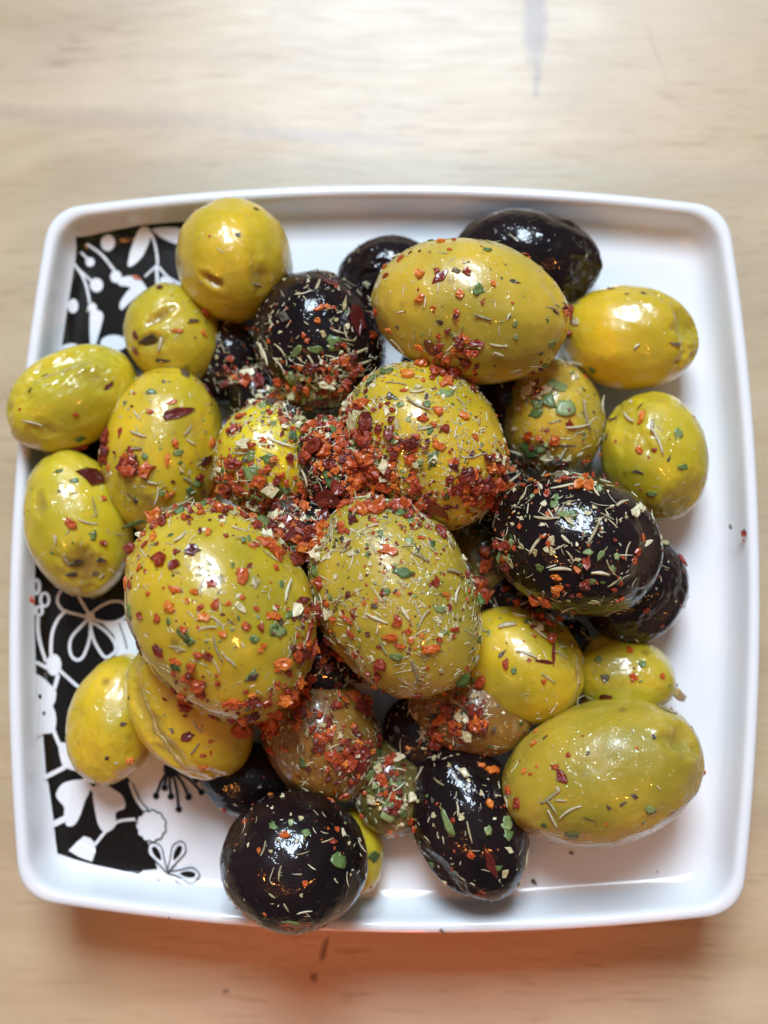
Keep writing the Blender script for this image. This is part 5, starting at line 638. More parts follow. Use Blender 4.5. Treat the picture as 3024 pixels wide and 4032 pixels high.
PRINT_BLACK = [
 [(-60.58,-27.14),(-60.59,-27.40),(-60.70,-27.56),(-60.83,-27.56),(-60.95,-27.39),(-61.00,-27.12),(-60.97,-26.85),(-60.88,-26.69),(-60.75,-26.70),(-60.63,-26.87)],
 [(-59.89,-30.14),(-59.93,-30.36),(-60.02,-30.49),(-60.15,-30.49),(-60.26,-30.35),(-60.32,-30.13),(-60.28,-29.91),(-60.18,-29.78),(-60.05,-29.79),(-59.95,-29.93)],
 [(-50.41,-42.43),(-50.47,-42.72),(-50.67,-42.94),(-50.94,-43.02),(-51.22,-42.95),(-51.43,-42.74),(-51.52,-42.45),(-51.45,-42.16),(-51.26,-41.94),(-50.99,-41.86),(-50.71,-41.94),(-50.50,-42.14)],
 [(-38.41,-55.64),(-38.36,-55.45),(-38.41,-55.10),(-38.51,-54.68),(-38.65,-54.32),(-38.83,-53.99),(-39.06,-53.67),(-39.31,-53.40),(-39.52,-53.24),(-39.73,-53.21),(-39.94,-53.29),(-40.10,-53.43),(-40.17,-53.62),(-40.11,-53.88),(-39.97,-54.21),(-39.77,-54.56),(-39.55,-54.85),(-39.27,-55.13),(-38.93,-55.41),(-38.61,-55.60)],
 [(-36.19,-55.52),(-35.99,-55.46),(-35.71,-55.23),(-35.40,-54.92),(-35.16,-54.61),(-34.98,-54.29),(-34.83,-53.93),(-34.73,-53.58),(-34.71,-53.32),(-34.80,-53.14),(-34.98,-53.01),(-35.20,-52.95),(-35.40,-53.00),(-35.59,-53.18),(-35.80,-53.48),(-35.99,-53.83),(-36.13,-54.17),(-36.22,-54.55),(-36.27,-54.97),(-36.27,-55.33)],
 [(-34.91,-57.70),(-34.79,-57.85),(-34.47,-58.02),(-34.08,-58.18),(-33.70,-58.28),(-33.34,-58.33),(-32.96,-58.34),(-32.61,-58.32),(-32.36,-58.25),(-32.24,-58.11),(-32.18,-57.90),(-32.22,-57.70),(-32.34,-57.55),(-32.58,-57.43),(-32.92,-57.35),(-33.31,-57.30),(-33.67,-57.30),(-34.05,-57.35),(-34.45,-57.45),(-34.78,-57.58)],
 [(-39.07,-58.64),(-38.25,-58.34),(-38.51,-58.77)],
 [(-36.29,-58.41),(-35.17,-58.79),(-34.42,-59.44),(-35.36,-58.99)],
 [(-39.09,-44.43),(-39.16,-44.72),(-39.37,-44.94),(-39.66,-45.02),(-39.96,-44.95),(-40.18,-44.74),(-40.27,-44.45),(-40.20,-44.16),(-39.99,-43.95),(-39.70,-43.86),(-39.40,-43.94),(-39.17,-44.14)],
 [(-36.44,-44.49),(-36.51,-44.78),(-36.73,-45.00),(-37.02,-45.08),(-37.32,-45.01),(-37.54,-44.80),(-37.63,-44.51),(-37.56,-44.22),(-37.35,-44.01),(-37.06,-43.93),(-36.76,-44.00),(-36.53,-44.21)],
 [(-33.26,-44.55),(-33.33,-44.84),(-33.54,-45.05),(-33.83,-45.13),(-34.13,-45.06),(-34.35,-44.85),(-34.44,-44.57),(-34.37,-44.28),(-34.16,-44.06),(-33.87,-43.98),(-33.57,-44.05),(-33.35,-44.26)],
 [(-34.95,-46.71),(-35.02,-47.00),(-35.23,-47.21),(-35.52,-47.29),(-35.82,-47.22),(-36.04,-47.02),(-36.13,-46.73),(-36.06,-46.44),(-35.85,-46.23),(-35.56,-46.14),(-35.26,-46.22),(-35.04,-46.42)],
 [(-31.92,-41.53),(-31.99,-41.82),(-32.20,-42.04),(-32.49,-42.12),(-32.79,-42.05),(-33.02,-41.84),(-33.10,-41.55),(-33.03,-41.26),(-32.82,-41.04),(-32.53,-40.96),(-32.23,-41.03),(-32.01,-41.24)],
 [(-30.98,-43.65),(-31.05,-43.94),(-31.26,-44.16),(-31.55,-44.24),(-31.85,-44.17),(-32.08,-43.96),(-32.16,-43.67),(-32.09,-43.38),(-31.88,-43.17),(-31.59,-43.09),(-31.29,-43.16),(-31.07,-43.37)],
 [(-37.59,-43.02),(-37.66,-43.31),(-37.87,-43.52),(-38.17,-43.60),(-38.47,-43.53),(-38.69,-43.32),(-38.78,-43.03),(-38.71,-42.74),(-38.50,-42.53),(-38.20,-42.45),(-37.90,-42.52),(-37.68,-42.73)],
 [(-35.87,-39.66),(-35.92,-40.13),(-36.09,-40.55),(-36.37,-40.89),(-36.74,-41.11),(-37.14,-41.19),(-37.55,-41.12),(-37.93,-40.91),(-38.23,-40.59),(-38.43,-40.17),(-38.51,-39.71),(-38.46,-39.24),(-38.29,-38.82),(-38.01,-38.48),(-37.64,-38.26),(-37.24,-38.18),(-36.83,-38.25),(-36.45,-38.46),(-36.15,-38.78),(-35.95,-39.20)],
]
PRINT_BLACK_LINES = [
 ([(-47.45,-13.91),(-47.31,-14.23),(-47.12,-14.67),(-46.90,-15.19),(-46.67,-15.72),(-46.48,-16.22),(-46.32,-16.72),(-46.16,-17.25),(-46.02,-17.77),(-45.90,-18.21),(-45.81,-18.52)],0.23,False),
 ([(-43.94,-42.26),(-43.77,-42.65),(-43.53,-43.21),(-43.25,-43.85),(-42.94,-44.48),(-42.63,-45.03),(-42.29,-45.49),(-41.89,-45.94),(-41.50,-46.34),(-41.16,-46.67),(-40.92,-46.92)],0.20,False),
 ([(-37.93,-49.63),(-37.78,-49.88),(-37.70,-50.15),(-37.71,-50.42),(-37.83,-50.66),(-38.03,-50.85),(-38.28,-50.99),(-38.28,-51.28),(-38.35,-51.55),(-38.51,-51.77),(-38.73,-51.90),(-39.01,-51.95),(-39.29,-51.93),(-39.45,-52.17),(-39.65,-52.36),(-39.90,-52.45),(-40.16,-52.44),(-40.42,-52.33),(-40.65,-52.16),(-40.91,-52.27),(-41.19,-52.31),(-41.45,-52.25),(-41.67,-52.10),(-41.83,-51.87),(-41.93,-51.60),(-42.21,-51.54),(-42.47,-51.43),(-42.66,-51.24),(-42.76,-50.99),(-42.78,-50.71),(-42.72,-50.42),(-42.93,-50.23),(-43.09,-49.99),(-43.15,-49.73),(-43.11,-49.46),(-42.97,-49.22),(-42.77,-49.02),(-42.85,-48.73),(-42.85,-48.45),(-42.77,-48.20),(-42.59,-48.00),(-42.34,-47.88),(-42.06,-47.82),(-41.97,-47.54),(-41.83,-47.30),(-41.62,-47.14),(-41.37,-47.07),(-41.09,-47.10),(-40.82,-47.21),(-40.60,-47.02),(-40.35,-46.90),(-40.08,-46.88),(-39.83,-46.97),(-39.61,-47.15),(-39.44,-47.38),(-39.16,-47.35),(-38.88,-47.39),(-38.64,-47.52),(-38.48,-47.73),(-38.39,-48.00),(-38.36,-48.29),(-38.10,-48.42),(-37.89,-48.60),(-37.76,-48.84),(-37.73,-49.11),(-37.80,-49.38)],0.22,True),
 ([(-37.14,-57.53),(-37.13,-57.37),(-37.24,-57.02),(-37.43,-56.56),(-37.62,-56.06),(-37.78,-55.59),(-37.89,-55.13),(-38.01,-54.63),(-38.12,-54.13),(-38.26,-53.68),(-38.43,-53.32),(-38.65,-53.06),(-38.90,-52.87),(-39.17,-52.74),(-39.43,-52.65),(-39.65,-52.58),(-39.83,-52.54),(-39.98,-52.54),(-40.11,-52.57),(-40.22,-52.62),(-40.33,-52.68),(-40.44,-52.75),(-40.54,-52.83),(-40.62,-52.92),(-40.69,-53.05),(-40.73,-53.22),(-40.76,-53.44),(-40.79,-53.70),(-40.79,-54.00),(-40.72,-54.30),(-40.58,-54.60),(-40.31,-54.91),(-39.95,-55.22),(-39.54,-55.55),(-39.12,-55.87),(-38.74,-56.17),(-38.38,-56.51),(-37.98,-56.89),(-37.61,-57.24),(-37.31,-57.47)],0.20,True),
 ([(-37.14,-57.53),(-36.98,-57.45),(-36.74,-57.19),(-36.43,-56.81),(-36.11,-56.39),(-35.79,-56.01),(-35.46,-55.66),(-35.08,-55.30),(-34.72,-54.94),(-34.40,-54.58),(-34.18,-54.25),(-34.07,-53.93),(-34.05,-53.63),(-34.08,-53.33),(-34.15,-53.07),(-34.21,-52.86),(-34.27,-52.70),(-34.35,-52.58),(-34.45,-52.49),(-34.56,-52.42),(-34.67,-52.37),(-34.79,-52.31),(-34.91,-52.28),(-35.04,-52.26),(-35.19,-52.27),(-35.36,-52.33),(-35.57,-52.42),(-35.81,-52.54),(-36.06,-52.70),(-36.30,-52.91),(-36.48,-53.20),(-36.60,-53.57),(-36.67,-54.04),(-36.73,-54.55),(-36.77,-55.06),(-36.83,-55.53),(-36.93,-56.02),(-37.05,-56.54),(-37.15,-57.01),(-37.19,-57.37)],0.20,True),
 ([(-37.14,-57.53),(-37.01,-57.65),(-36.66,-57.77),(-36.19,-57.91),(-35.68,-58.06),(-35.21,-58.21),(-34.76,-58.38),(-34.29,-58.58),(-33.80,-58.76),(-33.36,-58.91),(-32.98,-58.99),(-32.65,-58.98),(-32.37,-58.90),(-32.13,-58.78),(-31.93,-58.65),(-31.76,-58.53),(-31.64,-58.42),(-31.56,-58.31),(-31.51,-58.19),(-31.49,-58.08),(-31.48,-57.96),(-31.48,-57.84),(-31.49,-57.72),(-31.53,-57.61),(-31.60,-57.48),(-31.71,-57.35),(-31.88,-57.20),(-32.07,-57.03),(-32.30,-56.85),(-32.58,-56.72),(-32.90,-56.66),(-33.29,-56.68),(-33.75,-56.78),(-34.24,-56.91),(-34.72,-57.04),(-35.17,-57.15),(-35.65,-57.23),(-36.16,-57.29),(-36.65,-57.36),(-37.00,-57.43)],0.20,True),
 ([(-37.19,-39.69),(-37.40,-39.94),(-37.70,-40.29),(-38.04,-40.70),(-38.38,-41.16),(-38.67,-41.64),(-38.92,-42.19),(-39.16,-42.83),(-39.37,-43.48),(-39.55,-44.05),(-39.68,-44.44)],0.44,False),
 ([(-37.19,-39.69),(-37.22,-39.94),(-37.26,-40.30),(-37.31,-40.72),(-37.34,-41.19),(-37.35,-41.67),(-37.31,-42.23),(-37.24,-42.88),(-37.16,-43.54),(-37.09,-44.11),(-37.04,-44.50)],0.44,False),
 ([(-37.19,-39.69),(-36.93,-39.94),(-36.55,-40.30),(-36.12,-40.73),(-35.69,-41.20),(-35.31,-41.69),(-34.97,-42.26),(-34.63,-42.91),(-34.31,-43.58),(-34.04,-44.15),(-33.85,-44.56)],0.44,False),
 ([(-37.19,-39.69),(-37.04,-40.09),(-36.83,-40.66),(-36.59,-41.33),(-36.35,-42.06),(-36.16,-42.78),(-36.00,-43.58),(-35.85,-44.48),(-35.72,-45.39),(-35.62,-46.17),(-35.54,-46.72)],0.44,False),
 ([(-37.19,-39.69),(-36.84,-39.74),(-36.33,-39.81),(-35.75,-39.90),(-35.16,-40.02),(-34.64,-40.18),(-34.15,-40.42),(-33.66,-40.73),(-33.19,-41.05),(-32.79,-41.34),(-32.51,-41.54)],0.44,False),
 ([(-37.19,-39.69),(-36.77,-39.88),(-36.18,-40.16),(-35.49,-40.48),(-34.79,-40.85),(-34.17,-41.25),(-33.58,-41.71),(-32.97,-42.27),(-32.40,-42.83),(-31.92,-43.32),(-31.57,-43.66)],0.44,False),
 ([(-37.19,-39.69),(-37.30,-39.84),(-37.45,-40.05),(-37.63,-40.31),(-37.79,-40.61),(-37.92,-40.93),(-38.01,-41.33),(-38.07,-41.81),(-38.12,-42.30),(-38.16,-42.73),(-38.18,-43.03)],0.44,False),
]
# crease heaps: x, y, radius (mm), count, share of chilli
HEAPS = [(-13.6,21.7,4.5,160,0.10),(-9.0,24.1,4.5,160,0.06),(-19.8,24.0,3.0,60,0.30),(-5.9,20.2,3.8,120,0.35),(-4.1,7.8,4.5,140,0.60),(-14.8,4.7,3.8,120,0.40),(-19.4,6.2,3.0,80,0.50),(-10.1,0.2,3.0,90,0.55),(27.6,14.2,3.8,60,0.15),(26.1,25.7,2.3,40,0.20),(32.8,1.3,8.3,60,0.10),(-8.8,-29.7,3.8,50,0.60),(-12.6,-25.3,3.0,40,0.80),(1.7,-39.0,3.8,60,0.25),(14.2,-27.2,4.5,60,0.50),(9.0,-31.6,3.0,30,0.40),(-5.7,-37.0,3.0,40,0.60),(-7.3,15.5,5.3,160,0.45),(-1.1,10.9,6.8,260,0.60),(-24.0,7.7,6.0,180,0.55),(-14.7,1.7,4.5,130,0.45),(14.8,8.0,3.8,90,0.85),(18.6,7.2,3.0,70,0.90),(20.1,11.8,2.3,40,0.70),(12.4,28.0,4.5,70,0.85),(-9.7,22.5,5.3,140,0.12),(-15.2,24.8,4.5,90,0.15),(-6.0,29.5,3.0,50,0.60),(-9.0,-17.9,3.0,60,0.85),(-9.9,-12.6,2.3,40,0.70),(-11.6,-2.9,2.3,50,0.70),(6.5,4.9,3.8,70,0.80),(-29.3,5.4,4.5,60,0.60),(-36.1,1.5,3.0,30,0.60),(-47.4,14.9,3.0,40,0.80),(-41.1,12.2,2.3,25,0.60),(32.1,10.4,3.8,50,0.40),(28.3,-12.2,3.8,40,0.50),(-18.5,-29.8,3.8,60,0.80),(-0.7,-25.2,3.8,50,0.80),(-3.5,-34.0,3.0,50,0.80),(14.2,-29.4,4.5,50,0.70),(3.2,-42.6,3.8,60,0.20),(-27.7,-24.0,3.8,30,0.80),(-24.6,29.5,3.0,50,0.50),(31.1,36.6,1.1,14,0.90),(20.1,-2.6,2.3,40,0.50),(17.1,-7.1,2.3,40,0.50),]


def print_material(name, colour, worn):
    m = Nodes(name)
    c = colour
    if worn:
        n1 = m.noise(m.coord((260, 420, 1)), 1.0, 4, 0.7)
        c = m.mix(m.ramp(n1, [(0.60, 0.0), (0.85, 0.16)]), colour, (0.16, 0.14, 0.12))
    else:
        c = (*colour, 1)
    m.set(Base_Color=c, Roughness=0.16)
    return m.mat

black_ink = print_material('black_glaze_print', (0.009, 0.007, 0.006), True)
white_ink = print_material('white_glaze_print', (0.76, 0.765, 0.78), False)

import bisect as _bis
_o0 = sorted((math.atan2(y, x), math.hypot(x, y)) for x, y in outline(0))
_oa = [a for a, _ in _o0]
INNER = [(i, z) for i, z in prof[prof.index((1.3, 15.97)):]]
def dish_height(x, y):
    """height (mm) of the inside of the dish over a point (mm)"""
    a = math.atan2(y, x)
    k = _bis.bisect(_oa, a) % len(_oa)
    a0, r0 = _o0[k - 1]
    a1, r1 = _o0[k]
    t = (a - a0) / (a1 - a0) if a1 > a0 else 0.0
    ins = MID * (1 - math.hypot(x, y) / (r0 + (r1 - r0) * t))
    for (i0, z0), (i1, z1) in zip(INNER, INNER[1:]):
        if i0 <= ins <= i1:
            return z0 + (z1 - z0) * (ins - i0) / (i1 - i0)
    return 9.0

def print_sheet(name, polys, lines, z, mat, parent):
    verts, faces = [], []
    for p in polys:
        b = len(verts)
        verts += [(x * MM, y * MM, z * MM) for x, y in p]
        faces.append(tuple(range(b, b + len(p))))
    for p, w, closed in lines:
        b = len(verts)
        n = len(p)
        for i in range(n):
            a = Vector(p[(i - 1) % n] if closed else p[max(i - 1, 0)])
            c = Vector(p[(i + 1) % n] if closed else p[min(i + 1, n - 1)])
            d = (c - a)
            d = d.normalized() if d.length > 1e-6 else Vector((1, 0))
            no = Vector((-d.y, d.x)) * w * 0.5
            zz = z
            for q in (Vector(p[i]) + no, Vector(p[i]) - no):
                verts.append((q.x * MM, q.y * MM, zz * MM))
        for i in range(n if closed else n - 1):
            j = (i + 1) % n
            faces.append((b + 2 * i, b + 2 * i + 1, b + 2 * j + 1, b + 2 * j))
    o = link_mesh(name, verts, faces, mat, parent, smooth=False)
    bmf = bmesh.new()
    bmf.from_mesh(o.data)
    for f in bmf.faces:
        f.normal_update()
        if f.normal.z < 0:
            f.normal_flip()
    # follow the curve of the dish where the print runs up its side
    for axis, lo, hi in ((0, -66, -24), (1, -66, 66)):
        c = [v.co[axis] / MM for v in bmf.verts]
        if min(c) < hi and max(c) > lo:
            t = lo
            while t < hi:
                if min(c) < t < max(c):
                    p0 = [0, 0, 0]; p0[axis] = t * MM
                    nn = [0, 0, 0]; nn[axis] = 1
                    bmesh.ops.bisect_plane(bmf, geom=bmf.verts[:] + bmf.edges[:] + bmf.faces[:], plane_co=p0, plane_no=nn)
                t += 0.6 if (axis == 0 and t < -54) or (axis == 1 and abs(t) > 50) else 1.5
    bmesh.ops.triangulate(bmf, faces=[f for f in bmf.faces if len(f.verts) > 4])
    for v in bmf.verts:
        hz = dish_height(v.co.x / MM, v.co.y / MM)
        if hz > 9.0:
            v.co.z += (hz - 9.0) * MM * 1.0 + (v.co.z / MM - 9.05) * 0.0008 + 0.00002
    bmf.to_mesh(o.data)
    bmf.free()
    return o

pr = print_sheet('floral_print', [PRINT_GROUND], [], 9.05, black_ink, dish)
pr['label'] = 'black printed ground along the left side of the dish'
zz = 9.15
for p in PRINT_WHITE:
    print_sheet('white_motif', [p], [], zz, white_ink, pr); zz += 0.003
for l in PRINT_WHITE_LINES:
    print_sheet('white_stem', [], [l], zz, white_ink, pr); zz += 0.003
for p in PRINT_BLACK:
    print_sheet('black_motif', [p], [], zz, black_ink, pr); zz += 0.003
for l in PRINT_BLACK_LINES:
    print_sheet('black_outline', [], [l], zz, black_ink, pr); zz += 0.003

# ------------------------------------------------------------------ olives
def olive_green_material():
    m = Nodes('green_olive_skin')
    v = m.coord()
    oi = m.n('ObjectInfo')
    base = oi.outputs['Color']
    rnd = oi.outputs['Random']
    va = m.n('VectorMath', operation='ADD')
    m.put(va.inputs[0], v)
    m.put(va.inputs[1], oi.outputs['Location'])
    v = va.outputs[0]
    big = m.noise(v, 70, 3, 0.5)
    mid = m.noise(v, 260, 3, 0.6)
    c = m.mix(m.ramp(big, [(0.34, 0.0), (0.64, 1.0)]), base, m.mix(1.0, base, (0.60, 0.70, 0.62), 'MULTIPLY'))
    c = m.mix(m.math('MULTIPLY', m.ramp(mid, [(0.5, 0.0), (0.8, 1.0)]), 0.30), c, (0.60, 0.44, 0.10))
    dots = m.voronoi(v, 650)
    dm = m.math('MULTIPLY', m.ramp(dots, [(0.10, 1.0), (0.22, 0.0)]), 0.35)
    c = m.mix(dm, c, (0.62, 0.50, 0.20))
    spots = m.voronoi(v, 120)
    sm = m.math('MULTIPLY', m.ramp(spots, [(0.05, 1.0), (0.13, 0.0)]), 0.6)
    c = m.mix(sm, c, (0.16, 0.08, 0.015))
    bruise = m.math('MULTIPLY', m.ramp(m.noise(v, 130, 4, 0.65, 0.6), [(0.60, 0.0), (0.74, 1.0)]), 0.45)
    c = m.mix(bruise, c, (0.30, 0.17, 0.03))
    scar = m.attr('scar')
    sc = m.mix(m.ramp(m.noise(v, 500, 3), [(0.35, 0.0), (0.65, 1.0)]), (0.20, 0.085, 0.02), (0.42, 0.27, 0.08))
    c = m.mix(scar, c, sc)
    m.set(Base_Color=c, Roughness=m.ramp(mid, [(0.3, 0.30), (0.7, 0.42)]))
    b = m.bsdf
    b.inputs['Subsurface Weight'].default_value = 0.65
    b.inputs['Subsurface Radius'].default_value = (1.0, 0.62, 0.10)
    b.inputs['Subsurface Scale'].default_value = 0.0035
    b.inputs['Coat Weight'].default_value = 0.9
    b.inputs['Coat Roughness'].default_value = 0.035
    b.inputs['Coat IOR'].default_value = 1.47
    n1 = m.bump(m.noise(v, 420, 3, 0.6), 0.25, 0.00025)
    m.set(Normal=n1)
    drops = m.math('ADD', m.ramp(m.noise(v, 700, 2, 0.6), [(0.52, 0.0), (0.72, 0.6)]), m.noise(v, 210, 2))
    m.put(b.inputs['Coat Normal'], m.bump(drops, 0.55, 0.0004))
    return m.mat

def olive_black_material():
    m = Nodes('black_olive_skin')
    v = m.coord()
    oi = m.n('ObjectInfo')
    va = m.n('VectorMath', operation='ADD')
    m.put(va.inputs[0], v)
    m.put(va.inputs[1], oi.outputs['Location'])
    v = va.outputs[0]
    big = m.noise(v, 90, 4, 0.6)
    c = m.mix(m.ramp(big, [(0.35, 0.0), (0.75, 1.0)]), (0.006, 0.0035, 0.004), (0.020, 0.010, 0.011))
    c = m.mix(m.math('MULTIPLY', m.attr('scar'), 0.8), c, (0.10, 0.062, 0.03))
    m.set(Base_Color=c, Roughness=m.ramp(big, [(0.3, 0.24), (0.7, 0.38)]))
    b = m.bsdf
    b.inputs['Specular IOR Level'].default_value = 0.06
    b.inputs['Coat Weight'].default_value = 0.9
    b.inputs['Coat Roughness'].default_value = 0.025
    b.inputs['Coat IOR'].default_value = 1.47
    m.set(Normal=m.bump(m.noise(v, 380, 4, 0.6), 0.2, 0.0003))
    drops = m.math('ADD', m.ramp(m.noise(v, 700, 2, 0.6), [(0.50, 0.0), (0.70, 0.6)]), m.noise(v, 210, 2))
    m.put(b.inputs['Coat Normal'], m.bump(drops, 0.32, 0.0004))
    return m.mat

M_GREEN, M_BLACK = olive_green_material(), olive_black_material()

YG = (0.75, 0.49, 0.020)       # ripe yellow-green
OG = (0.62, 0.425, 0.034)       # olive
LG = (0.66, 0.50, 0.022)        # fresher green
YY = (0.84, 0.58, 0.010)
BR_SHADE = (0.30, 0.13, 0.018)  # orange-brown with the shade under the larger olives put into the colour
DG_SHADE = (0.16, 0.12, 0.025)        # dark green with the shade of the gaps put into it
# colour, short phrase (used in the labels), full label
INFO = {
 'G1': (YG, 'round green olive in the back left corner', 'round yellow-green olive with a pit hole, in the back left corner'),
 'G2': (LG, 'slit green olive by the floral print', 'small green olive with a brown slit, between the print and the black olive'),
 'G3': (LG, 'leftmost green olive lying on the rim', 'creased green olive lying on the left rim, leftmost in the dish'),
 'G4': (YG, 'tall green olive on the left', 'tall yellow-green olive with a large dark red flake, right of the leftmost olive'),
 'G5': (LG, 'scarred green olive at the left rim', 'green olive with a brown scarred lower end, standing at the left rim'),
 'G6': (YY, 'bright yellow olive left of centre', 'bright yellow olive in the middle of the pile, half buried in herbs'),
 'G7': (OG, 'big crosswise top olive', 'big smooth green olive lying crosswise on top, before the back black olives'),
 'G8': (YG, 'green olive at the centre of the pile', 'green olive at the centre of the pile with the thickest chilli and herbs'),
 'G9': (YG, 'biggest green olive left of centre', 'biggest green olive, left of centre on top, speckled with red flakes'),
 'G10': (OG, 'herb-coated green olive in front of centre', 'large green olive coated in pale herbs, right of the biggest olive'),
 'G11': (OG, 'green olive under parsley right of centre', 'green olive covered by parsley flakes, between the centre and the right edge'),
 'G12': (YG, 'clean green olive at the back right rim', 'nearly clean green olive with a cut right end, at the back right rim'),
 'G13': (LG, 'rightmost round green olive', 'round green olive at the right rim, behind the black olives'),
 'G14': (YG, 'small yellow olive with a curled red strip', 'small yellow-green olive with a curled red strip, right of the herb-coated one'),
 'G15': (LG, 'torn green olive on the right', 'green olive with a torn skin flap, below the black olives on the right'),
 'G16': (OG, 'big olive-green olive in the front right', 'big smooth olive-green olive lying in the front right of the dish'),
 'G17': (YG, 'plain green olive in the front left', 'plain yellow-green olive resting on the floral print in the front left'),
 'G18': (YG, 'oily olive tucked under the biggest one', 'oily yellow-brown olive tucked under the biggest olive at the front left'),
 'G19': (BR_SHADE, 'shaded orange-brown olive in front', 'shaded orange-brown olive in front, below the two largest olives'),
 'G20': (BR_SHADE, 'shaded olive left of the curled red strip', 'dark shaded olive low in the gap below the small yellow olive'),
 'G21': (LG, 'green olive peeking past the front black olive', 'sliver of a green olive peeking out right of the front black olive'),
 'G22': (DG_SHADE, 'shaded olive between front black ones', 'small shaded green olive between the two front black olives'),
 'G23': (DG_SHADE, 'green olive deep in the right gap', 'dark green olive deep in the gap left of the large right black olive'),
 'G24': (OG, 'olive buried under the centre of the pile', 'green olive buried under the centre of the pile'),
 'G25': (OG, 'olive buried under the biggest one', 'green olive buried beneath the biggest olive'),
 'B1': (None, 'herb-heaped black olive', 'large black olive heaped with thyme and parsley, behind the bright yellow olive'),
 'B2': (None, 'small black olive at the back', 'small black olive at the back, half hidden behind the big top olive'),
 'B3': (None, 'black olive by the back rim', 'glossy black olive lying crosswise by the back rim'),
 'B4': (None, 'large black olive on the right', 'large black olive scattered with pale thyme, right of the centre'),
 'B5': (None, 'tucked-under right black olive', 'black olive at the right, tucked under the large black one'),
 'B6': (None, 'front black olive', 'round shiny black olive at the front rim, nearest the table edge'),
 'B7': (None, 'shaded black olive behind the front one', 'small shaded black olive just behind the front black olive'),
 'B8': (None, 'upright black olive in front right of centre', 'herb-flecked black olive beside the big front right green olive'),
 'B9': (None, 'added dark olive in the back gap', 'small dark olive added for the shade in the gap left of the herb-heaped black olive'),
 'B10': (None, 'black olive buried under the pile', 'black olive buried between the biggest and the bright yellow olive'),
 'B11': (None, 'black olive under the herb-coated olive', 'black olive buried beneath the herb-coated olive'),
 'B13': (None, 'black filler olive in the dark front gap', 'black filler olive deep in the dark gap between the front olives'),
 'B14': (None, 'olive under the central chilli heap', 'black olive buried under the chilli heap between yellow and central olives'),
 'B15': (None, 'black filler olive under the right chilli heap', 'black filler olive in the gap between the central and the right black olive'),
 'B16': (None, 'black filler olive in the gap under the top olive', 'black filler olive deep in the gap below the big crosswise top olive'),
 'B17': (None, 'olive under the left chilli heap', 'black olive buried under the heap behind the biggest olive'),
 'B18': (None, 'black filler olive under the two largest', 'black filler olive buried between the two largest green olives'),
 'B19': (None, 'black filler olive under the small yellow one', 'black filler olive buried behind the small yellow olive with the curled strip'),
 'B20': (None, 'black filler olive in the left gap', 'small black filler olive in the gap behind the tall left olive'),
 'B21': (None, 'black filler olive in the right gap', 'small black filler olive in the gap right of the small yellow olive'),
 'B22': (None, 'black filler olive under the herb heap', 'black filler olive buried behind the bright yellow olive, beneath the herbs'),
 'B12': (None, 'black olive under the big top olive', 'black olive buried beneath the big crosswise top olive'),
}

def ico(sub):
    b = bmesh.new()
    bmesh.ops.create_icosphere(b, subdivisions=sub, radius=1.0)
    v = [x.co.copy() for x in b.verts]
    f = [tuple(x.index for x in q.verts) for q in b.faces]
    b.free()
    return v, f
ICO = ico(6)

olive_obj, olive_tree, olive_mat, olive_axes = {}, {}, {}, {}
for idx, (key, kind, cen, ax, rows) in enumerate(OLIVES):
    dents = [d for d in DENTS if d[0] == key]
    seed = Vector((idx * 3.17, idx * 1.31, idx * 0.77))
    vs_, sc_ = [], []
    rough = 0.040 if kind == 'g' else 0.038
    fold = random.uniform(0.0, 1.0)
    for p in ICO[0]:
        n1 = noise.noise(p * 1.3 + seed)
        n2 = noise.noise(p * 3.4 + seed * 2)
        n3 = noise.noise(p * 9.0 + seed)
        # blunt ends, a trace of egg shape
        q = Vector((p.x, p.y * (1 + 0.05 * p.x * (fold - 0.5)), p.z))
        k = 1 + rough * n1 + 0.020 * n2 + (0.005 if kind == 'g' else 0.004) * n3
        q = Vector((q.x * ax[0], q.y * ax[1], q.z * ax[2])) * k
        s = 0.0
        for _, d, rad, dep, st, stretch, turn in dents:
            dv = Vector(d)
            rel = p - dv
            if rel.length > rad * stretch * 3:
                continue
            a = math.radians(-turn)
            u = Vector((math.cos(a), math.sin(a), 0))
            u = (u - dv * u.dot(dv))
            if u.length < 1e-3:
                u = Vector((0, 0, 1)) - dv * dv.z
            u.normalize()
            w = dv.cross(u)
            x, y = rel.dot(u) / stretch, rel.dot(w)
            rr = math.sqrt(x * x + y * y) / rad
            rr *= 1 + 0.35 * n2 + 0.25 * n3
            g = math.exp(-rr * rr * 1.6)
            lip = math.exp(-((rr - 1.25) / 0.4) ** 2) * 0.16
            q -= p.normalized() * dep * (g - lip)
            s = max(s, st * math.exp(-max(0, rr - 0.35) ** 2 * 3.0))
        vs_.append(q * MM)
        sc_.append(s)
    name = 'green_olive' if kind == 'g' else 'black_olive'
    o = link_mesh(name, vs_, ICO[1], M_GREEN if kind == 'g' else M_BLACK)
    at = o.data.attributes.new('scar', 'FLOAT', 'POINT')
    at.data.foreach_set('value', sc_)
    mat = Matrix(rows).to_4x4()
    mat.translation = Vector(cen) * MM
    # make the orientation an exact rotation
    loc, rot, _ = mat.decompose()
    o.location = loc
    o.rotation_mode = 'QUATERNION'
    o.rotation_quaternion = rot
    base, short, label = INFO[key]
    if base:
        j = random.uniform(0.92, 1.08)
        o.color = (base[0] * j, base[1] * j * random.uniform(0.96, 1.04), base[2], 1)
    tag(o, label, 'olive', 'green olives in the dish' if kind == 'g' else 'black olives in the dish')
    olive_obj[key] = o
    olive_mat[key] = Matrix.LocRotScale(loc, rot, None)
    olive_axes[key] = Vector(ax) * MM
    olive_tree[key] = BVHTree.FromPolygons([olive_mat[key] @ v for v in vs_], ICO[1])

